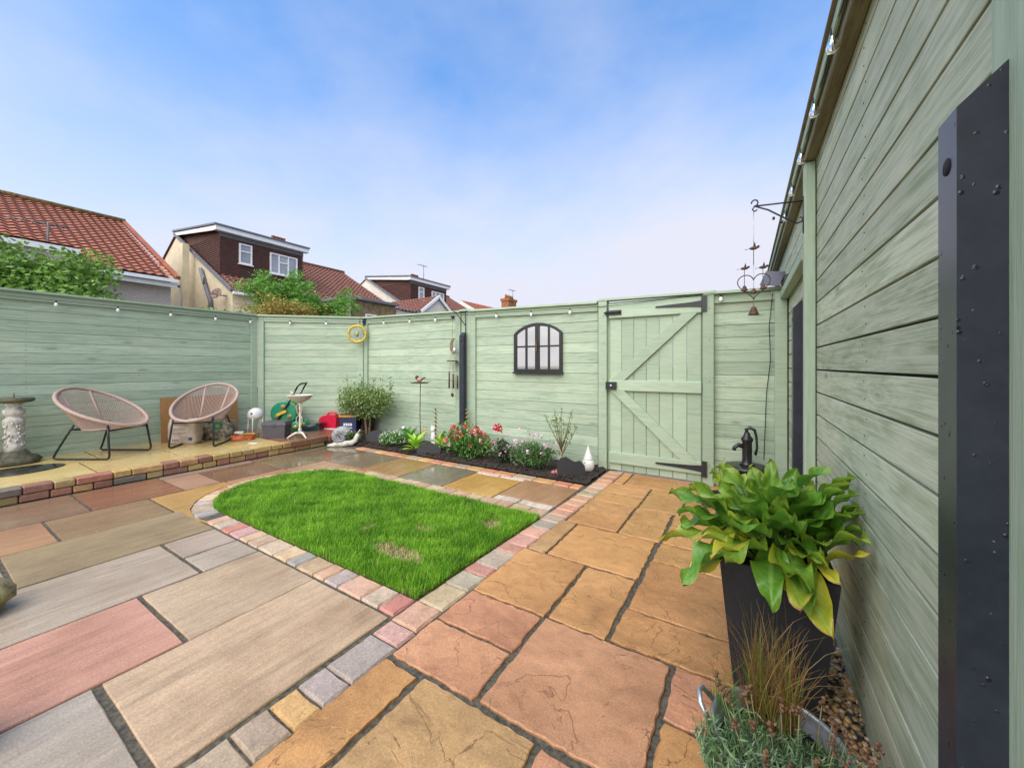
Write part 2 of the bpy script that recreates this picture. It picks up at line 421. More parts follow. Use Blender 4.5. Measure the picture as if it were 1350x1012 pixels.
slab('threshold_strip', rect(-1.2,-.33,4.145,4.29), M['sett'], (.45,.36,.29), .1, pb, -.002, .004, .006)
# smooth slabs of the left patio, laid in rows
def cut(poly):
    """trim an outline against the round sett edging of the lawn"""
    out = []
    for i in range(len(poly)):
        a, b = poly[i], poly[(i+1)%len(poly)]
        for j in range(12):
            t = j/12; x = a[0]+(b[0]-a[0])*t; y = a[1]+(b[1]-a[1])*t
            dx, dy = x-LC[0], y-LC[1]; d = math.hypot(dx,dy)
            if x < LC[0]+.1 and d < RO: x, y = LC[0]+dx/d*RO, LC[1]+dy/d*RO
            out.append((x,y))
    return out
LC = (-3.52,1.95); RI, RO = .60, .758
LS = [ # x0 x1 y0 y1 colour wet cut
 (-5.13,-4.42,-.5,.822,(.23,.155,.115),.75,0),(-5.12,-4.42,.835,1.408,(.25,.125,.085),.75,0),(-4.985,-4.425,1.42,1.70,(.37,.235,.18),.5,0),
 (-4.985,-4.40,1.712,2.268,(.20,.125,.09),1.0,0),(-5.12,-4.37,2.282,2.66,(.20,.165,.115),1.0,0),(-5.10,-4.36,2.67,3.33,(.17,.145,.105),1.0,0),
 (-4.41,-3.83,-.5,.57,(.37,.22,.14),.55,0),(-4.405,-3.83,.582,1.152,(.26,.18,.115),.7,0),(-4.40,-3.45,1.165,1.72,(.44,.285,.115),.7,1),
 (-4.39,-3.95,1.73,2.27,(.42,.25,.15),.6,1),(-4.355,-3.50,2.28,2.733,(.38,.24,.16),.8,1),
 (-3.82,-3.205,-.6,.318,(.33,.27,.24),.4,0),(-3.82,-3.205,.333,1.19,(.29,.235,.15),.45,1),
 (-3.195,-2.585,-.5,.895,(.35,.305,.265),.25,0),(-3.19,-2.87,.91,1.188,(.36,.31,.28),.25,0),(-2.86,-2.585,.91,1.19,(.37,.335,.31),.25,0),
 (-2.575,-1.995,-.6,.635,(.44,.25,.205),.15,0),(-2.575,-1.985,.65,1.19,(.41,.33,.25),.2,0),
 (-1.985,-1.395,-.6,.372,(.34,.315,.295),.12,0),(-1.985,-1.392,.393,1.19,(.46,.36,.27),.1,0),
 (-4.345,-3.665,2.745,3.33,(.21,.18,.14),1.0,0),(-3.655,-3.07,2.745,3.335,(.33,.225,.115),.9,0),(-3.06,-2.475,2.745,3.335,(.19,.185,.16),1.0,0),
 (-2.465,-1.89,2.745,3.27,(.46,.30,.095),.6,0),(-1.88,-1.315,2.84,3.335,(.34,.21,.13),.6,0)]
for x0,x1,y0,y1,c,w,k in LS:
    p = rect(x0,x1,y0,y1,.002)
    c = (c[0]*.86,c[1]*.80,c[2]*.70)
    slab('paving_slab', cut(p) if k else p, M['smooth'], c, w, pb, random.uniform(-.001,.001), .0015, .004)
for x0,x1,y0,y1 in ((-1.88,-1.64,2.745,2.83),(-1.63,-1.33,2.745,2.83),(-2.465,-2.18,3.28,3.335),(-2.17,-1.89,3.28,3.335),):
    slab('paving_slab', rect(x0,x1,y0,y1,.002), M['smooth'], (.50,.45,.40), .3, pb, 0, .0015, .004)
slab('paving_slab', rect(-5.13,-5.0,1.42,2.26,.002), M['smooth'], (.25,.18,.14), .6, pb, 0, .0015, .004)
# tumbled setts: straight rows and the curved edging
SC = [(.42,.33,.22),(.44,.24,.17),(.30,.27,.24),(.47,.30,.22),(.38,.33,.25),(.45,.19,.14),(.46,.36,.22),(.33,.29,.27),(.47,.33,.26)]
def sett(poly, col, wet=.15): slab('sett', poly, M['sett'], jc(col,.1), wet, pb, random.uniform(.0,.004), .003, .010, step=.05)
y = -.25; sq = [.20,.13,.13,.11,.22,.10,.155,.19,.15,.105,.20,.12,.15,.15,.16,.14,.17,.12,.15,.19,.13,.16,.14,.17,.15,.16,.14,.18,.15,.13,.17]
seq = [(.36,.29,.21),(.36,.28,.21),(.36,.29,.21),(.35,.29,.22),(.46,.28,.12),(.32,.27,.24),(.44,.28,.25),(.45,.29,.19),(.42,.33,.21),(.36,.32,.24),(.44,.20,.16),(.38,.32,.25)]
i = 0
ys = [-.25,-.05,.14,.28,.41,.545,.66,.757,.866,1.078,1.182,1.348,1.535,1.685,1.785,1.985,2.1,2.255,2.405,2.54,2.68,2.80,2.93,3.06,3.2,3.33,3.46,3.6,3.74,3.88,4.02,4.14]
colr = [(.36,.29,.21)]*4+[(.37,.28,.20),(.36,.29,.22),(.47,.29,.12),(.33,.28,.25),(.33,.28,.25),(.44,.28,.25),(.46,.28,.19),(.42,.34,.22),(.37,.33,.25),(.42,.20,.17),(.39,.32,.26),(.44,.24,.18),(.46,.27,.21),(.47,.28,.21),(.30,.27,.24),(.36,.30,.23),(.46,.26,.18),(.47,.24,.16),(.45,.26,.17),(.47,.28,.19),(.35,.27,.19),(.40,.28,.19),(.44,.28,.2),(.47,.25,.17),(.44,.27,.18),(.45,.24,.15),(.42,.26,.18)]
def sk(y_): return max(0,min(.095,(y_-1.4)*.047))
for k in range(len(ys)-1): sett([(-1.369+sk(ys[k]),ys[k]+.003),(-1.211+sk(ys[k]),ys[k]+.003),(-1.211+sk(ys[k+1]),ys[k+1]-.003),(-1.369+sk(ys[k+1]),ys[k+1]-.003)], colr[k % len(colr)], .15 if ys[k] < 2.4 else .5)
x = -1.378; cl = [(.45,.19,.15),(.40,.33,.25),(.47,.31,.22),(.36,.30,.27),(.46,.29,.20),(.47,.34,.22),(.29,.27,.26),(.47,.36,.22),(.43,.33,.25),(.46,.33,.25),(.47,.35,.22),(.44,.27,.25)]
for k, w in enumerate([.11,.13,.19,.12,.10,.17,.10,.15,.19,.13,.11,.15,.12,.13,.12]):
    if x-w < LC[0]: w = x-LC[0]
    if w > .03: sett(rect(x-w,x,1.203,1.347,.003), cl[k%len(cl)])
    x -= w
x = -1.322
for k, w in enumerate([.15,.17,.13,.18,.15,.16,.14,.17,.15,.18,.13,.16,.15,.14,.16,.17]):
    if x-w < LC[0]: w = x-LC[0]
    if w > .03: sett(rect(x-w,x,2.556,2.735,.003), [(.45,.31,.23),(.48,.38,.24),(.45,.28,.21)][k%3], .5)
    x -= w
na = 19
for k in range(na):
    a0 = math.pi/2+math.pi*k/na+.006; a1 = math.pi/2+math.pi*(k+1)/na-.006
    P = lambda r,a:(LC[0]+r*math.cos(a), LC[1]+r*math.sin(a))
    sett([P(RI,a0),P(RO-.008,a0),P(RO-.006,(a0+a1)/2),P(RO-.008,a1),P(RI,a1)], cl[(k*5)%len(cl)], .3)
# bed edging of orange bricks
x = -4.62; BO = [(.47,.24,.13),(.45,.20,.13),(.48,.29,.15),(.36,.22,.16)]
k = 0
while x < -1.33:
    w = random.uniform(.17,.24); x1 = min(x+w,-1.315)
    slab('edging_brick', rect(x,x1,3.35,3.475,.003), M['brick'], jc([(.47,.24,.13),(.45,.20,.13),(.48,.29,.13),(.35,.27,.2)][(k*3)%4]), .4, pb, .004, .003, .010, step=.06); x = x1; k += 1

# ------------------------------------------------------------ soil bed, gravel strip
nx, ny = 60, 16
X, Y = np.meshgrid(np.linspace(-5.1,-1.285,nx), np.linspace(3.478,4.14,ny))
Z = .012 + .03*rng.random(X.shape)*np.minimum(1,(Y-3.46)*8)
V = np.stack([X.ravel(),Y.ravel(),Z.ravel()],1)
idx = np.arange(nx*ny).reshape(ny,nx); F = np.stack([idx[:-1,:-1],idx[:-1,1:],idx[1:,1:],idx[1:,:-1]],-1).reshape(-1,4)
so_ = npmesh('flower_bed_soil', V, F, M['soil'], smooth=True); tag(so_, kind='structure')
# pebbles
def pebbles(n, x0, x1, y0, y1, smin, smax):
    t = (1+5**.5)/2
    iv = np.array([(-1,t,0),(1,t,0),(-1,-t,0),(1,-t,0),(0,-1,t),(0,1,t),(0,-1,-t),(0,1,-t),(t,0,-1),(t,0,1),(-t,0,-1),(-t,0,1)])/1.9
    ifc = np.array([(0,11,5),(0,5,1),(0,1,7),(0,7,10),(0,10,11),(1,5,9),(5,11,4),(11,10,2),(10,7,6),(7,1,8),(3,9,4),(3,4,2),(3,2,6),(3,6,8),(3,8,9),(4,9,5),(2,4,11),(6,2,10),(8,6,7),(9,8,1)])
    V = []; F = []; C = []
    pal = np.array([(.42,.27,.12),(.50,.40,.27),(.30,.18,.08),(.22,.16,.12),(.55,.46,.34),(.36,.25,.15),(.14,.11,.09),(.48,.31,.14)])
    for i in range(n):
        s = rng.uniform(smin,smax); sc = np.array([s,s*rng.uniform(.6,.9),s*rng.uniform(.35,.6)])
        q = Matrix.Rotation(rng.uniform(0,6.28),3,'Z') @ Matrix.Rotation(rng.uniform(-.5,.5),3,'X')
        v = (iv*(1+rng.uniform(-.15,.15,(12,1)))*sc) @ np.array(q).T + (rng.uniform(x0,x1),rng.uniform(y0,y1),rng.uniform(-.004,.012))
        F.append(ifc+12*i); V.append(v); C.append(np.repeat(pal[rng.integers(len(pal))][None]*rng.uniform(.8,1.15),12,0))
    return np.concatenate(V), np.concatenate(F), np.concatenate(C)
M['pebble'] = leafmat('wet_pebbles', 0, .3, .5)
V,F,C = pebbles(2600, .178,.334,.3,4.1,.007,.017)
V2,F2,C2 = pebbles(1500,-5.05,-1.32,3.49,4.12,.006,.018)
V2[:,2] += .028; M['clod'] = leafmat('soil_crumbs', 0, .95, .1)
bs = npmesh('soil_crumbs', V2, F2, M['clod'], col=np.repeat(np.array([(.05,.036,.026),(.03,.022,.016),(.07,.052,.04)])[rng.integers(3,size=1500)],12,0)); tag(bs,'dark crumbly soil and bark chips covering the flower bed','soil',kind='stuff')
gr = npmesh('gravel_strip', V, F, M['pebble'], col=C, smooth=True); tag(gr, 'brown gravel strip along the foot of the boarded wall', 'gravel', kind='stuff')

# ------------------------------------------------------------ lawn
lb = MB(); n = 28
pl = [(-1.385,1.353),(-1.325,2.552)] + [(LC[0]+RI*math.cos(math.pi/2+math.pi*k/n), LC[1]+RI*math.sin(math.pi/2+math.pi*k/n)) for k in range(n+1)]
lb.prism(pl, -.05, .004); lo = lb.build('lawn_soil', plain('lawn_thatch', (.10,.13,.03), .95, var=.4, sc=40, bm=.8)); tag(lo, kind='structure')
N = 150000
px = rng.uniform(LC[0]-RI-.01,-1.31,N); py = rng.uniform(1.345,2.56,N)
ok = (px < -1.375+(py-1.35)*.05) & ((px > LC[0]) | ((px-LC[0])**2+(py-LC[1])**2 < (RI+.008)**2))
px, py = px[ok], py[ok]; N = len(px)
def lump(x, y, s): return np.sin(x*s+1.3*np.sin(y*s*.7))*np.cos(y*s*1.1+.8*np.sin(x*s*.6))
tone = .46+.24*lump(px,py,7)+.24*lump(px+5,py-2,17)+.14*lump(px,py+3,41)+rng.normal(0,.2,N)
bare = np.zeros(N)
for bx,by,rx,ry in ((-1.80,1.60,.19,.065),(-1.545,2.25,.06,.07),(-3.2,1.75,.03,.03),(-2.25,1.75,.02,.08),(-1.9,1.93,.08,.03)):
    w = 1.0 if rx*ry > .003 else .55
    bare = np.maximum(bare, w*np.clip(1.35-((px-bx)/rx)**2-((py-by)/ry)**2+.5*lump(px,py,60),0,1))
keep = rng.random(N) > bare*.35
px,py,tone,bare = px[keep],py[keep],tone[keep],bare[keep]; N = len(px)
h = rng.uniform(.016,.048,N)*(1-.6*bare)*(1+.25*lump(px+1,py,23)); a = rng.uniform(0,2*np.pi,N); ln = rng.uniform(.1,.8,N)*h
w = rng.uniform(.0012,.0022,N)
bx, by = np.cos(a+np.pi/2)*w, np.sin(a+np.pi/2)*w
tx, ty = px+np.cos(a)*ln, py+np.sin(a)*ln
mxx, myy = px+np.cos(a)*ln*.35, py+np.sin(a)*ln*.35
z0 = np.full(N,.0)
V = np.stack([np.stack([px-bx,py-by,z0],1),np.stack([px+bx,py+by,z0],1),np.stack([mxx+bx*.8,myy+by*.8,h*.6],1),np.stack([tx,ty,h],1),np.stack([mxx-bx*.8,myy-by*.8,h*.6],1)],1).reshape(-1,3)
b0 = np.arange(N)[:,None]*5
F = b0+np.array([[0,1,2,4]]); F2 = b0+np.array([[4,2,3,3]])
c1 = np.array([.085,.26,.012]); c2 = np.array([.29,.57,.04]); cs = np.array([.66,.54,.28])
t = np.clip(tone,0,1)[:,None]; C = c1*(1-t)+c2*t; C = C*(1-np.clip(bare*1.3,0,1)[:,None])+cs*np.clip(bare*1.3,0,1)[:,None]
dry = rng.random(N) < .05; C[dry] = (.38,.36,.13)
# blades: lower quad + upper triangle as two meshes' faces in one (triangles)
T = np.concatenate([b0+np.array([[0,1,2]]), b0+np.array([[0,2,4]]), b0+np.array([[4,2,3]])])
lawn = npmesh('lawn', V, T, M['grass'], col=np.repeat(C,5,0)); tag(lawn, 'bright green lawn with a rounded end and small straw patches', 'lawn', kind='stuff')

# ------------------------------------------------------------ raised terrace with brick edge
TZ = .12
tp = [(-5.215,-.8),(-5.215,3.30),(-5.11,3.36),(-5.11,4.14),(-5.47,4.14),(-6.80,3.12),(-6.80,-.8)]
te = MB().prism(tp, -.05, TZ-.012).build('terrace', M['mortar']); tag(te, kind='structure')
YL = (.52,.40,.175)
for (x0,x1,y0,y1) in ((-6.78,-6.06,-.7,.42),(-6.05,-5.33,-.7,.30),(-6.05,-5.33,.31,1.03),(-6.78,-6.06,.43,1.20),(-6.05,-5.33,1.04,1.72),(-6.78,-6.06,1.21,1.95),(-6.05,-5.33,1.73,2.22),(-6.78,-6.06,1.96,2.62),(-6.05,-5.33,2.23,2.74)):
    slab('paving_slab', rect(x0,x1,y0,y1,.003), M['smooth'], jc(YL,.06), .85, te, TZ, .001, .003, .06)
BR = (.20,.095,.06)
for p in ([(-5.80,2.76),(-5.165,2.78),(-5.165,3.30),(-5.80,3.30)],[(-5.80,3.31),(-5.12,3.31),(-5.12,4.12),(-5.46,4.12),(-5.80,3.82)],[(-6.77,2.63),(-6.06,2.63),(-6.06,2.75),(-5.81,2.76),(-5.81,3.80),(-6.77,3.08)]):
    slab('paving_slab', p, M['smooth'], jc(BR), .8, te, TZ+.008, .001, .004, .06)
BC = [(.42,.27,.11),(.27,.13,.085),(.42,.24,.11),(.17,.14,.11),(.43,.30,.11),(.38,.22,.09),(.33,.14,.09),(.35,.26,.11)]
def ebrick(y0,y1,x0,x1,z0,z1,col):
    b = MB(); c = .008
    pr = [(x0,z0+c),(x0,z1-c),(x0+c,z1),(x1-c,z1),(x1,z1-c),(x1,z0+c),(x1-c,z0),(x0+c,z0)]
    L = y1-y0; j = lambda:random.uniform(-.0025,.0025)
    vs = []
    for yy,sc in ((-L/2,.86),(-L/2+.008,1),(L/2-.008,1),(L/2,.86)):
        mx_, mz_ = (x0+x1)/2,(z0+z1)/2
        vs += [((px_-mx_)*sc+j(),yy,(pz_-mz_)*sc+j()) for px_,pz_ in pr]
    fs = [(r*8+i,r*8+(i+1)%8,(r+1)*8+(i+1)%8,(r+1)*8+i) for r in range(3) for i in range(8)]+[tuple(range(8)),tuple(range(31,23,-1))]
    b.add(vs,fs).build('brick', M['brick'], te, (mx_,(y0+y1)/2,mz_), (*col,.3))
for course,(z0,z1,xo) in enumerate(((-.004,.058,.0),(.062,.126,.008))):
    yy = -.7+.09*course; k = course*3
    while yy < 3.28:
        L = random.choice((.13,.17,.21,.24)); y1 = min(yy+L,3.3)
        if y1-yy > .05: ebrick(yy+.003,y1-.003,-5.32,-5.185+xo+random.uniform(-.005,.005),z0,z1,jc(BC[random.randrange(8)],.1))
        yy = y1

# ------------------------------------------------------------ fences
PITCH = .118
def fence_panel(p0, p1, zb, zt0, zt1, label, lrail=True, posts=(0,1), joint0=None, gap=None):
    d = Vector((p1[0]-p0[0],p1[1]-p0[1],0)); L = d.length; rz = math.atan2(d.y,d.x)
    t = empty('boarded_fence',(p0[0],p0[1],zb),rz,label,'fence','sage green boarded fence panels')
    zt = min(zt0,zt1)-zb
    MB().box(.01,L-.01,.004,.012,.0,zt-.06).build('shade_backing', M['gap_shade'], t)
    z = .0; k = 0
    while z < zt-.09:
        z1 = min(z+PITCH, zt-.05)
        o = MB().cbox(-L/2+.005,L/2-.005,-.018,.002,.0012,z1-z-.0012,.0035).build('board', M['sage'], t, (L/2,random.uniform(-.0015,.0015),z))
        o.rotation_euler = (0, random.uniform(-.0012,.0012), 0)
        z = z1; k += 1
    nl = MB()
    for q in range(int((zt-.1)/PITCH)):
        for xq in np.arange(.13,L,.92):
            for dz in (.03,.09): nl.box(xq-.002+random.uniform(-.008,.008),xq+.0025,-.0205,-.017,q*PITCH+dz,q*PITCH+dz+.0045)
    tag(nl.build('nails', M['rust'], t),kind='stuff')
    # cap and top rail follow the slope of the top
    MB().beam((0,-.022,zt0-zb-.012),(L,-.022,zt1-zb-.012),.105,.024).build('cap', M['sage_trim'], t)
    MB().beam((0,-.030,zt0-zb-.066),(L,-.030,zt1-zb-.066),.022,.084).build('top_rail', M['sage_trim'], t)
    for i,e in enumerate((0,1)):
        if e in posts:
            xx = .05 if e == 0 else L-.05
            h = (zt0 if e == 0 else zt1)-zb-.026
            MB().cbox(0,h,-.045,-.0185,-.045,.045,.004).rot(Matrix.Rotation(-math.pi/2,4,'Y')).build('post', M['sage_trim'], t, (xx,0,0))
    return t
fence_panel((-6.80,-1.2),(-6.80,3.10),TZ-.01,1.982,1.982,'long sage green fence panel behind the sundial and two cord chairs', posts=(1,))
fence_panel((-6.78,3.13),(-5.48,4.16),TZ-.01,1.98,1.965,'angled sage green fence panel behind the hose reel and birdbath')
fence_panel((-5.44,4.16),(-3.36,4.16),.0,1.962,1.915,'sage green fence panel behind the wind chime and bird stake')
fence_panel((-3.20,4.16),(-1.40,4.16),.0,1.912,1.868,'sage green fence panel carrying the arched mirror', posts=(0,))
fence_panel((-.29,4.16),(.335,4.16),.0,1.858,1.85,'short sage green fence panel behind the black hand pump', posts=())
tt = empty('fence_post',(-3.28,4.16,0),0,'sage green fence post behind the black post with the wind chime','post')
MB().box(-.075,.075,-.03,.03,0,1.90).build('post_body', M['sage_trim'], tt)
MB().box(-.08,.08,-.07,.03,1.902,1.925).build('cap', M['sage_trim'], tt)
tt = empty('corner_post',(.275,4.10,0),0,'sage green corner post where back fence meets boarded wall','post')
MB().cbox(0,1.80,-.03,.03,-.045,.045,.004).rot(Matrix.Rotation(-math.pi/2,4,'Y')).build('post_body', M['sage_trim'], tt)
# gate posts and gate
for xx,lb_ in ((-1.335,'gate post with sliding bolt keep beside the arched mirror panel'),(-.295,'gate post carrying the black strap hinges')):
    t = empty('gate_post',(xx,4.13,0),0,lb_,'post','gate posts')
    MB().cbox(0,1.862,-.045,.045,-.048,.048,.005).rot(Matrix.Rotation(-math.pi/2,4,'Y')).build('post_body', M['sage_trim'], t)
    for zz in (.2,.6,1.0,1.4,1.7):
        MB().ball((.01,-.046,zz),.004).build('screw', M['black'], t)
lk = empty('gate_lintel',(-1.39,4.15,1.87),0,'thin green capping rail running above the gate','rail')
MB().beam((0,-.02,.006),(1.16,-.02,-.012),.10,.022).build('rail_body', M['sage_trim'], lk)
gt = empty('garden_gate',(-1.262,4.125,.05),0,'ledged and braced sage green gate with black hinges and latch','gate')
GW, GH = .905, 1.775
nb = 7
for k in range(nb):
    w = GW/nb
    MB().cbox(0,GH+.015,-.009,.009,-w/2+.0015,w/2-.0015,.005).rot(Matrix.Rotation(-math.pi/2,4,'Y')).build('board', M['sage_trim'], gt, (w*(k+.5),0,-.032))
for z0,z1,nm in ((GH-.16,GH-.005,'top_rail'),(.83,.945,'middle_rail'),(.045,.165,'bottom_rail')):
    MB().cbox(-.0,GW,-.038,-.0095,z0,z1,.005).build(nm, M['sage_trim'], gt)
def gbrace(p,q,w):
    p,q = Vector(p),Vector(q); d = (q-p).normalized(); n_ = Vector((-d.y,d.x))*w/2
    b = MB().prismY([tuple(p-n_),tuple(q-n_),tuple(q+n_),tuple(p+n_)],-.036,-.0097); b.build('brace', M['sage_trim'], gt)
gbrace((.045,.90),(GW-.045,GH-.10),.10); gbrace((.045,.875),(GW-.055,.11),.10)
for zz in (GH-.075,.105):
    h_ = MB().prismY([(GW+.004,zz-.032),(GW+.004,zz+.032),(GW-.10,zz+.022),(GW-.42,zz+.008),(GW-.42,zz-.008),(GW-.10,zz-.022)],-.045,-.0385)
    ho = h_.build('strap_hinge', M['black'], gt)
    MB().box(GW+.006,GW+.05,-.058,-.042,zz-.075,zz+.075).build('hinge_plate', M['black'], ho)
for x0_,x1_ in ((-.075,.03),(GW-.03,GW+.06)): MB().box(x0_,x1_,.012,.03,-.04,GH+.02).build('gate_stop', M['sage_trim'], gt)
MB().box(.03,GW-.03,.012,.03,GH-.1,GH+.02).build('gate_stop', M['sage_trim'], gt)
lt = MB().box(-.03,.085,-.062,-.0385,.845,.925).build('latch', M['black'], gt)
MB().lathe([(.012,0),(.012,.006),(.006,.008)],12).rot(Matrix.Rotation(math.pi/2,4,'X')).build('knob', M['galv'], lt, (.028,-.0625,.885))
bo = MB().box(-.035,.135,-.046,-.0385,GH-.128,GH-.075).build('bolt_plate', M['black'], gt)
MB().tube([(-.05,-.056,GH-.10),(.13,-.056,GH-.10)],.008).tube([(.05,-.056,GH-.10),(.05,-.085,GH-.10)],.006).build('bolt', M['black'], bo)

# ------------------------------------------------------------ boarded shed wall on the right
WX = .336
wl = empty('shed_wall',(WX,-1.0,0),0,'tall sage green shiplap shed wall with string lights along its eave','wall')
zz = 1.132-PITCH*9-.06; k = 0
MB().box(.012,.06,0,6.9,0,2.30).build('shade_backing', M['gap_shade'], wl)  # dark sheet added so the board gaps read as shadow lines
def wall_boards(y0, y1, xo):
    z = 1.132-PITCH*10; L = y1-y0
    # shiplap profile in (out, up): rounded foot, gap at the top open to the shadow-dark sheet
    pr = [(-.010,.0),(.009,.0),(.010,.0015),(.010,PITCH-.010),(.009,PITCH-.008),(-.010,PITCH-.008)]
    n = len(pr)
    while z < 2.22:
        vs = [(-L/2,a,b) for a,b in pr]+[(L/2,a,b) for a,b in pr]
        fs = [(i,n+i,n+(i+1)%n,(i+1)%n) for i in range(n)]+[tuple(range(n)),tuple(range(2*n-1,n-1,-1))]
        o = MB().add(vs,fs).build('board', M['sage_wall'], wl, (xo,y0+L/2+1.0,z)); o.rotation_euler = (0,0,math.pi/2)
        z += PITCH
wall_boards(-1.0, 2.545, 0); wall_boards(2.63, 5.9, .004)
def wpart(nm, mat, x0,x1,y0,y1,z0,z1):
    """timber on the wall; grain runs along the longest side"""
    L = [x1-x0,y1-y0,z1-z0]; c = ((x0+x1)/2-WX,(y0+y1)/2+1.0,(z0+z1)/2)
    if L[1] >= L[2]:
        o = MB().cbox(-L[1]/2,L[1]/2,-L[0]/2,L[0]/2,-L[2]/2,L[2]/2,.004).build(nm, mat, wl, c); o.rotation_euler = (0,0,math.pi/2)
    else:
        o = MB().cbox(-L[2]/2,L[2]/2,-L[1]/2,L[1]/2,-L[0]/2,L[0]/2,.006).build(nm, mat, wl, c); o.rotation_euler = (0,-math.pi/2,0)
    return o
nl = MB()
for q in range(-9,10):
    for yq in (1.62,2.51,3.5):
        for dz in (.03,.085):
            z_ = 1.132+q*PITCH+dz; y_ = yq+1.0+random.uniform(-.03,.03); nl.box(-.0115,-.008,y_-.002,y_+.002,z_,z_+.004)
tag(nl.build('nails', M['rust'], wl),kind='stuff')
wpart('corner_batten', M['sage_trim'], .275,.325,2.55,2.625,-.03,2.235)
wpart('eave_beam', M['brownbeam'], .275,.325,-1.0,5.9,2.24,2.295)
wpart('fascia', M['sage_trim'], .258,.272,-1.0,5.9,2.285,2.335)
wpart('drip_edge', M['brownbeam'], .245,.335,-1.0,5.9,2.338,2.352)
wpart('rail', M['sage_trim'], .268,.324,2.63,4.10,1.735,1.80)
wpart('near_batten', M['sage_trim'], .3165,.3255,.40,.868,-.03,2.235)

# ------------------------------------------------------------ black posts with sloped tops
def black_post(loc, rz, w, dp, h, label):
    t = empty('black_post', loc, rz, label, 'post', 'black posts with sloping tops')
    # local: front faces -y, back to the wall at y=0; the top falls towards the front
    vs = [(-w/2,-dp,0),(w/2,-dp,0),(w/2,0,0),(-w/2,0,0),(-w/2,-dp,h-.05),(w/2,-dp,h-.05),(w/2,0,h),(-w/2,0,h)]
    MB().add(vs,[(0,3,2,1),(4,5,6,7),(0,1,5,4),(1,2,6,5),(2,3,7,6),(3,0,4,7)]).build('post_body', M['post'], t)
    MB().lathe([(.013,0),(.013,.0012)],20).rot(Matrix.Rotation(math.pi/2,4,'X')).build('hole', plain('bolt_hole',(.004,.004,.004),.9), t, (0,-dp+.0003,h-.125))
    return t
black_post((.316,.848,0),-math.pi/2,.062,.05,1.58,'big black post with bolt hole standing against the boarded shed wall')
black_post((.326,3.17,0),-math.pi/2,.09,.05,1.585,'black post on the shed wall beyond the corner batten')
black_post((-3.28,4.095,.0),0,.072,.06,1.61,'black post on the back fence beneath the wind chime bracket')

# ------------------------------------------------------------ string lights
def bulb(parent, p, r, name='bulb', s=1.0):
    o = MB().lathe([(r*.32,0),(r*.34,-r*.25),(r*.75,-r*1.1),(r*1.0,-r*2.0),(r*.85,-r*2.7),(r*.3,-r*3.0)],10).build(name, M['bulb'], parent, p)
    MB().lathe([(r*.36,0),(r*.42,r*.1),(r*.42,r*1.0),(r*.25,r*1.2)],8).build('socket', M['black'], o)
    MB().tube([(0,0,-r*.3),(r*.15,0,-r*1.8),(-r*.1,0,-r*2.1)],r*.06,4).build('filament', M['brass'], o)
M['brass'] = plain('warm_brass', (.60,.40,.15), .4, .6, .2, 30, 0)
M['bulb_white'] = plain('frosted_bulb', (.80,.79,.74), .25, 0, .05, 30, 0)
def festoon(name, pts, spots, label, r, clear=True, sag=.0):
    t = empty(name,(0,0,0),0,label,'string lights')
    MB().tube(pts, .0028 if clear else .0032, 5).build('wire', M['black'], t)
    for p in spots:
        if clear: bulb(t, p, r)
        else:
            o = MB().lathe([(r*.4,0),(r*.8,-r*.7),(r,-r*1.7),(r*.7,-r*2.6),(r*.2,-r*2.9)],8).build('bulb', M['bulb_white'], t, p)
            MB().lathe([(r*.45,0),(r*.5,r*1.3)],8).build('socket', M['black'], o)
yy = [.52,.95,1.33,1.68,2.06,2.46,2.88,3.3,3.75]
wp = []
for i in range(len(yy)-1):
    for q in range(4):
        f = q/4; wp.append((.262,yy[i]+(yy[i+1]-yy[i])*f,2.305-.03*math.sin(math.pi*f)))
sp = [(.262,y_,2.295) for y_ in (1.04,1.375,1.70,2.10,2.55,3.0,3.5)]
festoon('string_lights', wp, sp, 'clear glass bulbs on a cord under the shed wall eave', .021)
# along the garden fences
path = [(-6.725,.2,1.90),(-6.725,3.05,1.895),(-5.47,4.085,1.885),(-3.3,4.085,1.845),(-1.37,4.075,1.80)]
sp = [(-6.725,y_,1.872) for y_ in (.55,.975,1.479,1.996,2.513,2.98)]+[(-6.35,3.40,1.87),(-5.88,3.73,1.865)]
sp += [(x_,4.085,z_) for x_,z_ in ((-4.90,1.855),(-4.32,1.84),(-3.80,1.83),(-2.74,1.815),(-2.23,1.80),(-1.72,1.79),(-.19,1.80))]
festoon('string_lights', path+[(-.2,4.07,1.83),(.2,4.07,1.81)], sp, 'small white bulbs strung under the cap of the garden fences', .017, False)

# ------------------------------------------------------------ arched mirror
mr = empty('arched_mirror',(-2.16,4.135,1.075),0,'black framed arched window mirror with eight panes hung on the fence','mirror')
W_, H_, AH = .66,.47,.60
def arch(w, z0, hs, ht, n=14):
    """outline: flat bottom, straight sides to hs, shallow arch up to ht"""
    r = [( -w/2,z0),(w/2,z0)]
    for k in range(n+1):
        x_ = w/2*math.cos(math.pi*k/n); r.append((x_, archz(x_,w,hs,ht)))
    return r
def archz(x, w, hs, ht): return hs+(ht-hs)*max(0,1-(2*x/w)**2)**.85
out = arch(W_,0,H_,AH); inn = arch(W_-.07,.035,H_-.005,AH-.035)
n = len(out)
vs = [(x,-.03,z) for x,z in out]+[(x,-.03,z) for x,z in inn]+[(x,.0,z) for x,z in out]+[(x,.0,z) for x,z in inn]
fs = []
for i in range(n):
    j = (i+1)%n
    fs += [(i,j,n+j,n+i),(2*n+j,2*n+i,3*n+i,3*n+j),(j,i,2*n+i,2*n+j),(n+i,n+j,3*n+j,3*n+i)]
fr = MB().add(vs,fs).build('frame', M['black'], mr)
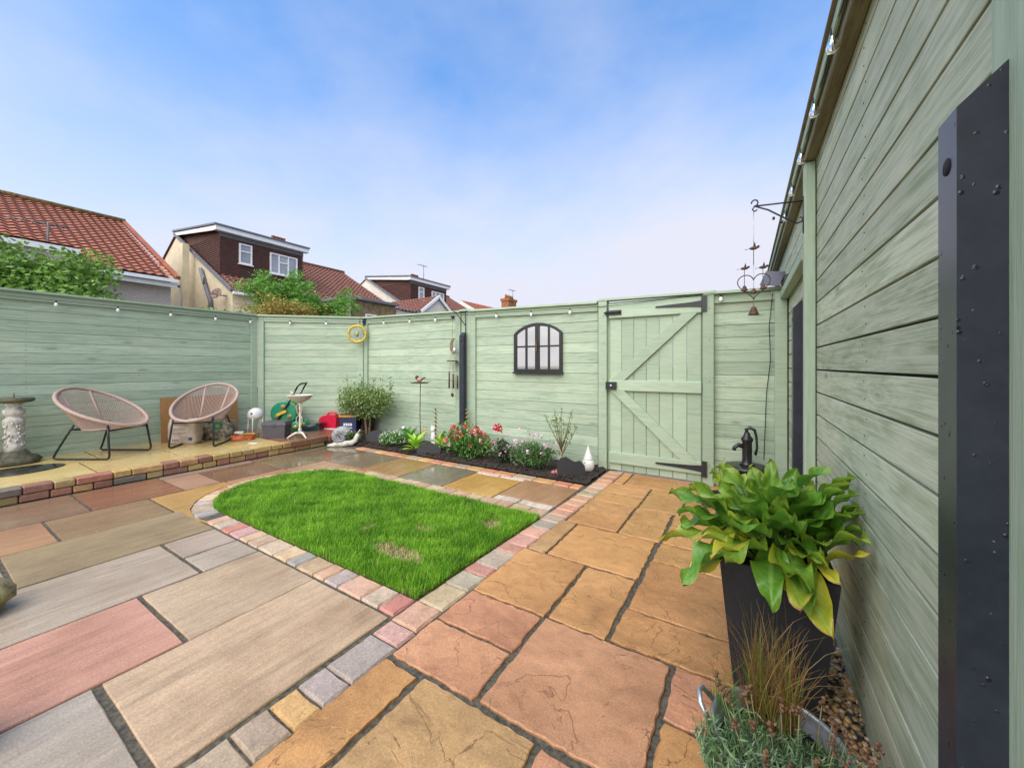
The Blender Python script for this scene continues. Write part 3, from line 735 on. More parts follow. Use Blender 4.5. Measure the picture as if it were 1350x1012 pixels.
for x0,x1 in ((-.295,-.16),(-.15,-.022),(.022,.15),(.16,.295)):
    for z0,z1 in ((.035,.305),(.318,None)):
        if z1: p = [(x0,z0),(x1,z0),(x1,z1),(x0,z1)]
        else: p = [(x0,z0),(x1,z0)]+[(x1+(x0-x1)*k/5, archz(x1+(x0-x1)*k/5,W_-.06,H_,AH-.04)) for k in range(6)]
        MB().prismY(p,-.012,-.006).build('pane', M['mirror'], mr)
for xx in (-.155,.155): MB().box(xx-.010,xx+.010,-.026,-.004,.03,archz(xx,W_-.06,H_,AH-.03)).build('glazing_bar', M['black'], mr)
MB().box(-.024,.024,-.034,-.004,.03,AH-.03).build('meeting_stile', M['black'], mr)
for s_ in (-1,1): MB().box(min(s_*.025,s_*.30),max(s_*.025,s_*.30),-.027,-.004,.302,.322).build('glazing_bar', M['black'], mr)
MB().box(-.012,.012,-.05,-.034,.25,.37).build('latch', M['rust'], mr)
MB().box(-W_/2-.008,W_/2+.008,-.045,.0,-.025,-.001).build('sill', M['black'], mr)

# ------------------------------------------------------------ wind chime and bracket
t = empty('hook_bracket',(-3.265,4.06,1.60),0,'black triangular hook bracket above the black post on the fence','bracket')
MB().tube([(0,.05,.0),(0,.04,.30)],.006,6).tube([(0,.045,.10),(-.11,-.04,.285),(-.14,-.06,.30)],.006,6).tube([(0,.04,.27),(-.12,-.055,.28)],.005,6).build('arm', M['black'], t)
MB().lathe([(.002,.0),(.03,-.012),(.026,-.03),(.004,-.045)],10).build('hanging_bell', M['black'], t, (-.135,-.06,.235))
t = empty('wind_chime',(-3.435,4.03,.72),0,'moon topped wind chime with dark tubes hanging beside the black post','wind chime')
MB().tube([(0,0,1.10),(0,0,.82)],.002,5).tube([(0,0,.60),(-.06,0,.50)],.0015,4).tube([(0,0,.60),(.06,0,.50)],.0015,4).tube([(0,0,.5),(0,0,.06)],.0015,4).build('cord', M['rust'], t)['kind'] = 'stuff'
cres = []
for k in range(13):
    a = R(100+k*200/12); cres.append((.06*math.cos(a)+.02, .70+.115*math.sin(a)))
for k in range(13):
    a = R(300-k*200/12); cres.append((.038*math.cos(a)+.045, .70+.10*math.sin(a)))
MB().prismY(cres,-.006,.006).build('moon', plain('aged_copper',(.38,.28,.18),.4,.6,.4,30,.1), t)
MB().ball((.03,0,.64),.028,.012,.04).build('moon_face', M['galv'], t)
MB().lathe([(.075,.488),(.08,.494),(.08,.502),(.0,.504)],14).build('disc', M['rust'], t)
for k in range(5):
    xx = -.075+.0375*k; MB().tube([(xx,.02*(-1)**k,.34-.01*k%2),(xx,.02*(-1)**k,.12+.012*(k%2))],.010,8).build('tube', M['rust'], t)
    MB().tube([(xx*.6,0,.49),(xx,.02*(-1)**k,.34)],.001,4).build('thread', M['rust'], t)
MB().ball((0,0,.03),.022,.022,.028).build('weight', M['rust'], t)
# yellow sun catcher near the far corner
t = empty('wind_spinner',(-5.42,3.98,1.67),R(42),'round yellow and silver wind spinner hanging in the fence corner','wind spinner')
ycol = plain('yellow_enamel',(.62,.46,.03),.35,.1,.25,30,.05)
for k,(rr_,mm) in enumerate(((.135,ycol),(.108,M['galv']),(.086,M['galv']),(.064,M['galv']),(.044,M['galv']))):
    MB().tube([(rr_*math.cos(2*math.pi*q/28),.012*k*(-1)**k*.3,rr_*math.sin(2*math.pi*q/28)) for q in range(28)],.019 if k == 0 else .004,6,True).build('ring', mm, t)
for a0 in (60,240):
    MB().prismY([(.132*math.cos(R(a0+q*6)),.132*math.sin(R(a0+q*6))) for q in range(11)]+[(.095*math.cos(R(a0+60-q*6)),.095*math.sin(R(a0+60-q*6))) for q in range(11)],-.004,.004).build('blade', ycol, t)
MB().lathe([(.002,-.045),(.022,-.03),(.026,0),(.016,.03),(.002,.045)],10).build('drop', plain('brass_drop',(.38,.34,.12),.4,.5), t)
t2 = empty('spinner_hook',(-5.40,4.06,1.83),0,'small black hook holding the yellow wind spinner','hook')
MB().tube([(0,.04,.10),(0,-.04,.10),(0,-.045,.04),(0,-.04,-.02)],.006,6).build('hook_arm', M['black'], t2)
MB().box(-.03,.03,.03,.04,.0,.13).build('hook_plate', M['black'], t2)

# ------------------------------------------------------------ bell chime with birds on a scroll bracket
t = empty('scroll_bracket',(.275,2.585,1.90),0,'black wrought iron scroll bracket on the wall corner batten','bracket')
sc_ = [(-.02+ .022*math.cos(a)*(1-.05*a), 0, .02+.022*math.sin(a)) for a in np.linspace(-1.5,3.6,10)]
MB().tube([(0,0,.145),(-.10,0,.155),(-.225,0,.165)],.0045,6).tube([(-.225,0,.165),(-.16,0,.13),(-.08,0,.065),(-.03,0,.03),(-.008,0,.035),(-.004,0,.055),(-.018,0,.06)],.0045,6).tube([(0,0,-.03),(0,0,.17)],.006,6).build('arm', M['black'], t)
MB().tube([(-.225+.016*math.cos(a),0,.183+.018*math.sin(a)) for a in np.linspace(-1.7,3.2,10)],.0042,6).tube([(-.225,0,.165),(-.236,0,.148),(-.226,0,.135),(-.212,0,.142)],.004,6).build('scroll', M['black'], t)
for q in (-.135,-.10): MB().ball((q,0,.165+(q+.225)*-.75-.02),.007,.007,.01).build('twist', M['black'], t)
t = empty('bell_chime',(.045,2.585,1.43),0,'rusty bell chime with three birds over a heart shaped ring','bell chime')
MB().tube([(0,0,.61),(0,0,.30)],.0022,5).tube([(0,0,.3),(0,0,.05)],.0018,5).build('chain', M['galv'], t)
hp = []
for k in range(32):
    a = 2*math.pi*k/32; hp.append((.0050*16*math.sin(a)**3, 0, .185+.0050*(13*math.cos(a)-5*math.cos(2*a)-2*math.cos(3*a)-math.cos(4*a))))
MB().tube(hp,.003,6,True).build('heart_ring', M['rust'], t)
def bird(p, s):
    b = MB().ball((0,0,0),.022*s,.009*s,.010*s,8,6)
    b.add([(-.004*s,0,.004*s),(.012*s,.0,.004*s),(.006*s,.024*s,.034*s),(.012*s,0,.006*s),(.006*s,-.012*s,.034*s)],[(0,1,2),(0,3,4)])
    b.add([(-.018*s,-.003*s,0),(-.018*s,.003*s,0),(-.042*s,.008*s,-.004*s),(-.042*s,-.008*s,-.004*s)],[(0,1,2,3)])
    b.ball((.022*s,0,.006*s),.008*s,None,None,7,5); b.add([(.027*s,-.003*s,.006*s),(.027*s,.003*s,.006*s),(.04*s,0,.004*s)],[(0,1,2)])
    b.build('bird', M['rust'], t, p)
bird((.0,0,.395),1.0); bird((-.045,0,.285),.9); bird((.045,0,.28),.9)
def bell(p, s): MB().lathe([(.024*s,0),(.021*s,.006*s),(.015*s,.022*s),(.011*s,.034*s),(.004*s,.040*s)],10).build('bell', M['rust'], t, p)
for xx,zz_ in ((-.045,.155),(0,.135),(.045,.155)):
    bell((xx,0,zz_),.75); MB().tube([(xx,0,zz_+.03),(xx,0,.285 if xx else .3)],.0016,4).build('rod', M['rust'], t)
bell((0,0,.012),1.2)
# solar panel on the corner and its cable
t = empty('solar_panel',(.215,4.08,1.86),R(-8),'small tilted solar panel with black bracket on top of the fence corner','solar panel')
MB().box(-.075,.075,-.004,.004,-.08,.08).rot(Matrix.Rotation(R(-32),4,'X') @ Matrix.Rotation(R(14),4,'Y')).build('panel', plain('solar_cells',(.035,.04,.075),.35,0,.3,30,0), t, (0,-.02,.06))
MB().box(.06,.13,.0,.05,.0,.09).build('lamp_housing', M['black'], t); MB().box(.02,.14,.052,.075,-.03,.0).build('bracket', M['sage_trim'], t)
MB().tube([(.215,4.12,1.80),(.19,4.12,1.5),(.20,4.12,1.2),(.17,4.125,.9),(.16,4.125,.6),(.15,4.12,.3)],.0035,5).build('power_cable', M['black'])
tag(bpy.data.objects['power_cable'],'thin black cable running down the fence above the hand pump','cable')

# ------------------------------------------------------------ foliage helpers
def leafcloud(pts, size, asp, pal, up=.3, jit=.35, fold=.25):
    """one diamond leaf of two triangles at every point"""
    n = len(pts); d = rng.normal(0,1,(n,3)); d[:,2] = d[:,2]*.6+up; d /= np.linalg.norm(d,axis=1)[:,None]
    r = rng.normal(0,1,(n,3)); s = np.cross(d,r); s /= np.linalg.norm(s,axis=1)[:,None]; nn = np.cross(s,d)
    L = (size*rng.uniform(1-jit,1+jit,n))[:,None]; W = L*asp
    b = pts-d*L*.5; tp = pts+d*L*.5; m_ = pts+nn*L*fold*.0
    V = np.stack([b, m_+s*W*.5+nn*L*fold*.3, tp, m_-s*W*.5+nn*L*fold*.3],1).reshape(-1,3)
    i0 = np.arange(n)[:,None]*4
    F = np.concatenate([i0+np.array([[0,1,2]]), i0+np.array([[0,2,3]])])
    pal = np.array(pal); c = pal[rng.integers(len(pal),size=n)]*rng.uniform(.75,1.25,(n,1))
    return V,F,np.repeat(c,4,0)
def merge(parts):
    V,F,C = [],[],[]; o = 0
    for v,f,c in parts: V.append(v); F.append(f+o); C.append(c); o += len(v)
    return np.concatenate(V),np.concatenate(F),np.concatenate(C)
def clump(n, c, r, k=12, shell=.55, sub=.33):
    """points in lumpy sub-balls spread through an ellipsoid"""
    c = np.array(c); r = np.array(r)
    q = rng.normal(0,1,(k,3)); q /= np.linalg.norm(q,axis=1)[:,None]; q *= rng.uniform(shell,1,(k,1))*(1-sub*.6)
    ci = rng.integers(k,size=n); p = rng.normal(0,1,(n,3)); p /= np.linalg.norm(p,axis=1)[:,None]; p *= rng.random((n,1))**.5*sub
    return (q[ci]+p)*r+c
def blades(n, base, rad, h0, h1, lean, w, pal, seg=3, droop=.3):
    """arching strips for grasses and sword leaves"""
    V = []; F = []; C = []; o = 0; pal = np.array(pal)
    for i in range(n):
        a = rng.uniform(0,6.283); rr = rad*math.sqrt(rng.random()); b = np.array(base)+(rr*math.cos(a),rr*math.sin(a),0)
        h = rng.uniform(h0,h1); l = rng.normal(0,lean)*h; a2 = rng.uniform(0,6.283); dx,dy = math.cos(a2)*l,math.sin(a2)*l
        sx,sy = -math.sin(a2+.9)*w/2, math.cos(a2+.9)*w/2; dr = droop*abs(l)
        for q in range(seg+1):
            f = q/seg; cx_,cy_,cz_ = b[0]+dx*f*f,b[1]+dy*f*f,b[2]+h*f-dr*f**3; ww = (1-f*.85)
            V += [(cx_-sx*ww,cy_-sy*ww,cz_),(cx_+sx*ww,cy_+sy*ww,cz_)]
        for q in range(seg): F += [(o+2*q,o+2*q+1,o+2*q+3),(o+2*q,o+2*q+3,o+2*q+2)]
        C += [pal[rng.integers(len(pal))]*rng.uniform(.8,1.2)]*(2*(seg+1)); o += 2*(seg+1)
    return np.array(V),np.array(F),np.array(C)
G1 = [(.06,.15,.025),(.09,.21,.035),(.12,.26,.05),(.045,.11,.02)]

# ------------------------------------------------------------ tall planter with large-leaved plant
t = empty('tall_planter',(.09,1.69,0),0,'tall tapered graphite planter standing on the gravel beside the wall','planter')
TW, BW, PH = .165,.122,.468
b = MB(); prof = [(BW,0),(TW,PH),(TW-.012,PH),(TW-.02,PH-.05)]
vs = []
for hw,z in prof: vs += [(-hw,-hw,z),(hw,-hw,z),(hw,hw,z),(-hw,hw,z)]
fs = [(3,2,1,0)]+[(r*4+i,r*4+(i+1)%4,(r+1)*4+(i+1)%4,(r+1)*4+i) for r in range(3) for i in range(4)]
b.add(vs,fs).build('pot_body', M['planter'], t)
MB().box(-.147,.147,-.147,.147,PH-.07,PH-.045).build('compost', M['soil'], t)
def bigleaf_mesh(i):
    """broad pointed leaf: local x from stalk to tip, folded along the rib, waved edge"""
    nu, nv = 19, 10; V = []; C = []
    r_ = random.Random(i); ph = r_.uniform(0,6); wav = r_.uniform(.05,.10); arch_ = r_.uniform(.1,.4); fold = r_.uniform(.15,.5)
    W = r_.uniform(.40,.52); yel = [0,0,.15,.35,.8,0,.1,.5][i%8]
    for a in range(nu):
        u = a/(nu-1); wd = W*(math.sin(math.pi*min(1,u**.72))**.85)*(1-.15*u)+.004
        if u > .97: wd = .006
        for c in range(nv+1):
            v = c/nv*2-1
            x = u*math.cos(arch_*u*.6); z = -arch_*u*u*.55 + fold*abs(v)*wd*.5 + wav*math.sin(u*13+ph+v*2)*abs(v)**1.5
            V.append((x, v*wd*.5, z+.012*math.sin(u*30)*(1-abs(v))*.5))
            e = abs(v)**4*.55+max(0,u-.75)*1.6; y_ = min(1,yel*.8+yel*e*1.5+e*.25)
            g_ = np.array((.10,.265,.028))*(1+.16*math.sin(u*52-abs(v)*9)+.12*math.sin(u*5+i*2)) ; rib = np.array((.27,.45,.10))
            col = g_*(1-y_)+np.array((.55,.50,.04))*y_
            if abs(v) < .05: col = rib*.6+col*.4
            if e > .62 and yel > .3: col = np.array((.36,.20,.06))
            C.append(col)
    F = [(a*(nv+1)+c,(a+1)*(nv+1)+c,(a+1)*(nv+1)+c+1,a*(nv+1)+c+1) for a in range(nu-1) for c in range(nv)]
    me = bpy.data.meshes.new('leaf'); me.from_pydata(V,[],F); me.update(); me.polygons.foreach_set('use_smooth',[True]*len(F))
    at = me.color_attributes.new('tint','FLOAT_COLOR','POINT'); at.data.foreach_set('color',np.concatenate([np.array(C),np.ones((len(C),1))],1).astype(np.float32).ravel())
    me.materials.append(M['bigleaf']); return me
M['bigleaf'] = leafmat('large_leaf', .3, .32, .5)
LM = [bigleaf_mesh(i) for i in range(8)]
pt = empty('arum_plant',(.09,1.69,PH-.05),0,'large glossy green plant with yellowing leaves filling the tall planter','plant')
stk = MB()
nlf = 84
for i in range(nlf):
    az_ = i*2.39996+random.uniform(-.3,.3); f = i/nlf
    rad = .02+.125*f+random.uniform(-.02,.02)
    # inner leaves stand up, outer leaves spread and hang over the rim
    pit = R(66-80*f**.9+random.uniform(-14,14)); L = random.uniform(.20,.30)*(.85 if f < .25 else 1)
    zb = .075+.085*(1-f)+random.uniform(-.02,.025)
    bx_,by_ = rad*math.cos(az_),rad*math.sin(az_)
    while bx_+L*math.cos(pit)*math.cos(az_) > .225: pit += R(12); L *= .96
    kind = random.choice([0,1,5,0,6,2]) if f < .6 else random.choice([2,3,4,7,6,1,0,5,0])
    o = link('leaf', LM[kind], None, pt, (bx_,by_,zb)); o.scale = (L,L*random.uniform(.85,1.05),L)
    o.rotation_euler = (random.uniform(-.4,.4),-pit,az_)
    stk.tube([(bx_*.25,by_*.25,-.0),(bx_*.7,by_*.7,zb*.6),(bx_,by_,zb)],.0045,5)
stk.build('stalks', plain('leaf_stalk',(.14,.26,.05),.45,0,.2,30,.05), pt)
V,F,C = leafcloud(clump(420,(0,0,.07),(.13,.13,.07),10),.06,.55,[(.05,.13,.02),(.08,.19,.03)]); npmesh('inner_leaves',V,F,M['leaf'],pt,C)

# ------------------------------------------------------------ bucket of dry grass and lavender in front
bk = empty('metal_bucket',(.075,1.19,0),0,'galvanised metal bucket holding dry grass in front of the planter','bucket')
MB().lathe([(.115,0),(.15,.19),(.157,.195),(.15,.198),(.143,.19),(.135,.14)],24).build('bucket_body', M['galv'], bk)
MB().tube([(-.152,-.045,.19),(-.178,-.03,.225),(-.184,0,.236),(-.178,.03,.225),(-.152,.045,.19)],.007,8).build('handle', M['galv'], bk)
MB().lathe([(.0,.13),(.136,.145),(.0,.15)],18).build('compost', M['soil'], bk)
dg = empty('dry_grass_tuft',(.06,1.245,.14),0,'tuft of tan dry ornamental grass rising from the metal bucket','grass')
V1 = blades(420,(0,0,0),.065,.14,.33,.30,.0035,[(.30,.17,.06),(.24,.12,.04),(.36,.24,.10),(.20,.15,.04),(.16,.22,.03)],4)
V2 = blades(26,(0,0,0),.05,.30,.43,.35,.003,[(.42,.30,.15),(.34,.20,.08)],5,.7)
V,F,C = merge([V1,V2]); npmesh('blades',V,F,M['grass'],dg,C)
V,F,C = blades(70,(-.11,0,0),.03,.05,.16,.4,.004,[(.10,.26,.03),(.13,.32,.05)],3); npmesh('green_blades',V,F,M['grass'],dg,C)
lv = empty('lavender',(.095,1.095,.14),0,'grey green lavender with faded brown flower heads beside the metal bucket','lavender')
parts = []
for i in range(480):
    a = rng.uniform(0,6.28); r_ = .18*math.sqrt(rng.random()); bx_,by_ = r_*math.cos(a),r_*math.sin(a)*.62; h_ = rng.uniform(.05,.125)*(1-.25*r_/.165)
    n_ = 16; z_ = np.linspace(0,h_,n_); p_ = np.stack([bx_*(1+z_*2.0),by_*(1+z_*2.0),z_],1)+rng.normal(0,.0045,(n_,3)); parts.append(leafcloud(p_,.030,.14,[(.17,.28,.14),(.22,.34,.18),(.13,.25,.08),(.26,.36,.22)],1.3))
V,F,C = merge(parts); npmesh('foliage',V,F,M['leaf'],lv,C)
fl = MB(); st_ = MB()
for i in range(30):
    a = rng.uniform(0,6.28); r_ = .16*math.sqrt(rng.random()); p = Vector((r_*math.cos(a)*1.15,r_*math.sin(a)*.75,rng.uniform(.11,.175)))
    for q in range(7): fl.ball((p.x+rng.normal(0,.004),p.y+rng.normal(0,.004),p.z+.0045*q-.012),.0048,None,.0045,6,4,.25)
    st_.tube([(p.x*.75,p.y*.75,.04),tuple(p)],.0014,4)
tag(fl.build('flower_heads', plain('dried_lavender',(.24,.12,.06),.9,0,.5,120,.3), lv),kind='stuff'); tag(st_.build('stems', plain('lavender_stem',(.22,.22,.10),.8), lv),kind='stuff')

# ------------------------------------------------------------ hand pump on barrel
t = empty('hand_pump_fountain',(.02,3.93,0),0,'black cast hand pump standing on a small dark half barrel','fountain'); t.scale = (1.12,1.12,1.2)
bl = plain('glossy_black_resin',(.016,.017,.018),.3,0,.3,40,.15)
MB().lathe([(.115,0),(.135,.10),(.14,.20),(.15,.205),(.15,.225),(.125,.228)],22).build('barrel', bl, t)
for zz in (.06,.15): MB().tube([((.131+zz*.07)*math.cos(2*math.pi*k/24),(.131+zz*.07)*math.sin(2*math.pi*k/24),zz) for k in range(24)],.006,5,True).build('hoop', M['black'], t)
MB().lathe([(.055,.229),(.04,.245),(.034,.26),(.034,.40),(.042,.41),(.042,.425),(.025,.445),(.018,.47)],14).build('pump_body', bl, t)
MB().tube([(0,0,.36),(-.06,-.02,.375),(-.085,-.03,.355),(-.088,-.03,.335)],[.018,.017,.015,.016],8).build('spout', bl, t)
MB().tube([(0,0,.46),(-.005,0,.49),(.02,.0,.505),(.05,.0,.49),(.062,.0,.44),(.066,.0,.36),(.055,.0,.31)],[.012,.013,.013,.011,.009,.008,.011],8).build('handle', bl, t)
t = MB().lathe([(.12,0),(.14,.035),(.145,.04),(.13,.042),(.11,.02)],20).build('dark_saucer', bl, None, (-.13,3.72,.003)); tag(t,'shallow black saucer on the paving by the hand pump','saucer')

# ------------------------------------------------------------ cord chairs
def chair(loc, rz, label):
    t = empty('cord_chair',loc,rz,label,'chair','round pink cord garden chairs')
    A, B = .39, .335
    def rim(a):
        x = A*math.cos(a); y = B*math.sin(a)*(1-.10*math.cos(a)); f = (x+A)/(2*A)
        return Vector((x, y, .775-.425*max(0,f)**.85))
    def seat(a, k=1.0): return Vector((.115+.255*k*math.cos(a), .25*k*math.sin(a), .332+.012*math.cos(a)*k-.012*(1-k)))
    MB().tube([rim(2*math.pi*k/48) for k in range(48)],.019,8,True).build('rim', M['wicker'], t)
    MB().tube([seat(2*math.pi*k/36) for k in range(36)],.009,6,True).build('seat_ring', M['wicker'], t)
    cd = MB()
    for k in range(120):
        a = 2*math.pi*k/120
        p, q = rim(a), seat(a); mid = (p+q)/2+Vector((0,0,-.012))
        if (p-q).length > .05: cd.tube([p,mid,q],.0038,4,cap=False)
    tag(cd.build('cords', M['wicker'], t),kind='stuff')
    wv = MB()
    for k in range(46):
        a = 2*math.pi*k/46; wv.tube([seat(a),seat(a,.5)-Vector((0,0,.006)),seat(a,.06)-Vector((0,0,.01))],.006,4,cap=False)
    for q in (.3,.5,.7,.86): wv.tube([seat(2*math.pi*k/32,q)-Vector((0,0,.004)) for k in range(32)],.007,5,True)
    wv.build('woven_seat', M['wicker'], t)
    for y_ in (-.42,.42): MB().tube([rim(math.pi+y_),(rim(math.pi+y_)+seat(math.pi+y_))/2+Vector((0,0,-.01)),seat(math.pi+y_)],.012,6).build('spine', M['wicker'], t)
    for s in (-1,1):
        y_ = s*.235
        MB().tube([(-.14,y_*.8,.375),(-.20,y_*.88,.26),(-.29,y_,.07),(-.31,y_,.025),(-.285,y_,.012),(.27,y_,.012),(.30,y_,.025),(.305,y_,.06),(.28,y_*.95,.25),(.265,y_*.9,.375)],.0105,8).build('leg_frame', M['black'], t)
    for xx,zz in ((-.17,.325),(.272,.315)): MB().tube([(xx,-.205,zz),(xx,.205,zz)],.009,6).build('crossbar', M['black'], t)
    for s in (-1,1): MB().tube([(-.17,s*.198,.325),(.272,s*.205,.33)],.009,6).build('side_rail', M['black'], t)
chair((-6.28,1.275,TZ),R(31),'pink cord chair turned side on nearer the sundial')
chair((-6.11,2.16,TZ),R(-44),'pink cord chair in front of the leaning chipboard')

# ------------------------------------------------------------ sundial, drain cover
t = empty('sundial',(-6.55,.665,TZ),0,'weathered white stone sundial on a mossy base beside the fence','sundial'); t.scale = (.86,.86,.97)
b = MB().lathe([(.20,0),(.215,.03),(.19,.07),(.14,.085),(.11,.12),(.085,.14)],14); b.v = [(x+random.uniform(-.015,.015),y_+random.uniform(-.015,.015),z+random.uniform(-.006,.006)*(z>0)) for x,y_,z in b.v]; b.build('base', M['mossy'], t)
b = MB().lathe([(.082,.13),(.082,.20),(.075,.22),(.078,.44),(.088,.455),(.088,.48),(.06,.50),(.062,.52),(.09,.545),(.088,.58),(.055,.61),(.07,.64),(.09,.665)],20)
b.v = [(x*(1+random.uniform(-.05,.05)),y_*(1+random.uniform(-.05,.05)),z) for x,y_,z in b.v]; b.build('column', M['stone_carved'], t)
b = MB()
for k in range(60):
    a = random.uniform(0,6.28); z = random.uniform(.2,.45); b.ball((.079*math.cos(a),.079*math.sin(a),z),.012,.012,.016,6,5,.2)
tag(b.build('carving', M['stone_carved'], t),kind='stuff')
MB().lathe([(.13,.665),(.158,.675),(.164,.69),(.158,.712),(.10,.715)],22).build('dial_plate', M['mossy'], t)
MB().prismY([(-.03,.715),(.05,.715),(-.02,.765)],-.004,.004).build('gnomon', M['rust'], t)
dc = MB().lathe([(.26,0),(.262,.004),(.25,.005)],32,(0,0,0),.85,1.15).build('drain_cover', plain('wet_dark_iron',(.03,.034,.034),.12,.2,.5,14,.3), None, (-6.06,.64,TZ+.001)); tag(dc,'wet dark oval cover let into the terrace by the sundial','cover')
gl = MB().ball((0,0,.14),.085,.05,.13,10,8,.15).box(-.04,.04,-.03,.03,0,.03).build('glass_ornament', plain('pale_green_glass',(.42,.48,.36),.15,0,.3,12,.1), None, (-6.55,.44,TZ+.13)); tag(gl,'pale green glass ornament peeping out beside the sundial','ornament')
pl_ = MB().lathe([(.06,0),(.08,.13),(.085,.135),(.0,.136)],14).build('plinth', plain('terracotta',(.45,.17,.08),.8), None, (-6.55,.44,TZ)); tag(pl_,'terracotta pot supporting the glass ornament by the sundial','pot')

# ------------------------------------------------------------ leaning chipboard and sacks
cb = MB().box(-.45,.45,-.009,.009,0,.60).rot(Matrix.Rotation(math.pi/2,4,'Z') @ Matrix.Rotation(R(-5),4,'X')).build('chipboard_sheet', M['hessian'], None, (-6.60,2.31,TZ+.001)); tag(cb,'tan chipboard sheet leaning on the fence behind the cord chair','board')
def sack(loc, rz, w, d, h, mat, label, marks):
    t = empty('sack',loc,rz,label,'sack','garden sacks behind the cord chair')
    V = []; F = []; nu, nv = 18, 9
    for j in range(nv):
        f = j/(nv-1); pin = 1-.75*max(0,(f-.72)/.28)**1.5; b_ = .86+.14*math.sin(min(1,f*2.5)*math.pi/2)
        for k in range(nu):
            a = 2*math.pi*k/nu; c,s = math.cos(a),math.sin(a); e = .45
            V.append((w/2*b_*math.copysign(abs(c)**e,c)*(1+random.uniform(-.03,.03)), d/2*pin*b_*math.copysign(abs(s)**e,s)*(1+random.uniform(-.06,.06)), h*f*(1+random.uniform(-.01,.01))))
    F = [(j*nu+k,j*nu+(k+1)%nu,(j+1)*nu+(k+1)%nu,(j+1)*nu+k) for j in range(nv-1) for k in range(nu)]+[tuple(range(nu-1,-1,-1)),tuple(range((nv-1)*nu,nv*nu))]
    MB().add(V,F,True).build('sack_body', mat, t)
    for x0,x1,z0,z1,m_ in marks: MB().box(x0,x1,-d/2*1.03-.004,-d/2*.97,z0,z1).build('print', m_, t)
blueink = plain('blue_ink',(.03,.05,.16),.5); greyink = plain('grey_ink',(.30,.27,.25),.6); greenink = plain('green_ink',(.03,.22,.09),.5)
sack((-6.30,2.02,TZ),R(40),.36,.17,.33,plain('pale_sack',(.55,.46,.38),.45,0,.25,9,.4),'pale printed paper sack under the cord chair',[(-.10,.06,.27,.285,greyink),(-.10,.04,.20,.21,greyink),(-.10,.05,.15,.158,greyink),(.09,.125,.06,.095,blueink),(-.1,-.03,.06,.075,greyink)])
sack((-6.28,2.38,TZ),R(40),.42,.19,.27,plain('mottled_sack',(.42,.38,.28),.35,0,.6,22,.3),'mottled clear bag of bark with a green badge under the chair',[(-.02,.09,.15,.25,greenink),(.01,.06,.18,.22,plain('lime_ink',(.4,.55,.15),.5))])

# ------------------------------------------------------------ clutter by the corner
t = empty('garden_lantern',(-6.08,2.76,TZ+.008),0,'white dome topped stand on thin legs against the fence','lantern')
MB().lathe([(.085,.25),(.10,.29),(.095,.34),(.07,.385),(.03,.405),(.005,.41)],16).build('dome', M['white'], t)
for k in range(4):
    a = R(45+90*k); MB().tube([(.088*math.cos(a),.088*math.sin(a),.29),(.095*math.cos(a),.095*math.sin(a),.12),(.10*math.cos(a),.10*math.sin(a),.0)],.007,6).build('leg', M['white'], t)
MB().ball((.055,-.075,.335),.014).build('badge', M['rust'], t)
t = empty('hose_coil',(-5.98,2.56,TZ),0,'flat coil of orange hose on the terrace beside the storage box','hose')
MB().tube([((.13+.004*math.sin(k))*math.cos(k*.35),(.13+.004*math.cos(k*1.3))*math.sin(k*.35),.014+.0009*k) for k in range(54)],.013,7).build('coil', plain('orange_hose',(.62,.14,.05),.4), t)
tw = MB().tube([(-.10,-.06,.09),(.0,0,.095)],.022,8).build('tool_handle', M['white'], None, (-5.98,2.56,TZ)); tag(tw,'white handled tool lying on the orange hose coil','tool')
tw = MB().beam((-.02,.0,.075),(.12,.14,.085),.035,.012).build('yellow_trowel', plain('yellow_plastic',(.62,.45,.08),.4), None, (-5.98,2.52,TZ)); tag(tw,'yellow trowel lying across the orange hose coil','trowel')
t = empty('storage_box',(-5.72,2.88,TZ+.008),R(38),'dark grey plastic storage box with lid on the terrace edge','storage box'); t.scale = (.88,.88,.9)
gp = plain('grey_plastic',(.075,.072,.085),.45,0,.15,30,.05)
def tap(x,y_,z0,z1,k): 
    return [(-x*k,-y_*k,z0),(x*k,-y_*k,z0),(x*k,y_*k,z0),(-x*k,y_*k,z0),(-x,-y_,z1),(x,-y_,z1),(x,y_,z1),(-x,y_,z1)]
BXF = [(0,3,2,1),(4,5,6,7),(0,1,5,4),(1,2,6,5),(2,3,7,6),(3,0,4,7)]
MB().add(tap(.175,.12,.0,.20,.90),BXF).build('box_body', gp, t); MB().add(tap(.175,.12,.204,.255,1.07),BXF).build('lid', gp, t)
MB().box(-.03,.03,-.134,-.128,.19,.225).build('clip', gp, t)
# hose reel cart
t = empty('hose_reel',(-6.13,3.24,TZ+.008),R(40),'green and yellow hose reel cart with black push handle','hose reel')
gn = plain('green_plastic',(.012,.25,.13),.35,0,.15,20,.03); yw = plain('yellow_reel',(.60,.34,.03),.4)
dk = MB().lathe([(.175,-.012),(.185,-.006),(.185,.006),(.175,.012)],26).rot(Matrix.Rotation(math.pi/2,4,'X'))
for y_ in (-.13,.10):
    o = link('drum_disc', bpy.data.meshes.new('drum_disc'), gn, t, (0,y_,.29)); o.data.from_pydata(dk.v,[],dk.f); o.data.update()
    for k in range(3):
        a = R(90+120*k); MB().lathe([(.042,-.0145),(.042,.0145)],12).rot(Matrix.Rotation(math.pi/2,4,'X')).build('drum_window', plain('reel_cutout',(.28,.25,.08),.6), o, (.10*math.cos(a),0,.10*math.sin(a)))
MB().lathe([(.12,-.10),(.15,-.06),(.15,.06),(.12,.10)],22).rot(Matrix.Rotation(math.pi/2,4,'X')).build('hose_winding', yw, t, (0,-.015,.29))
for y_ in (-.16,.13): MB().tube([(-.16,y_,.03),(-.03,y_,.26),(.12,y_,.52),(.19,y_,.66)],.012,8).build('frame_bar', M['black'], t)
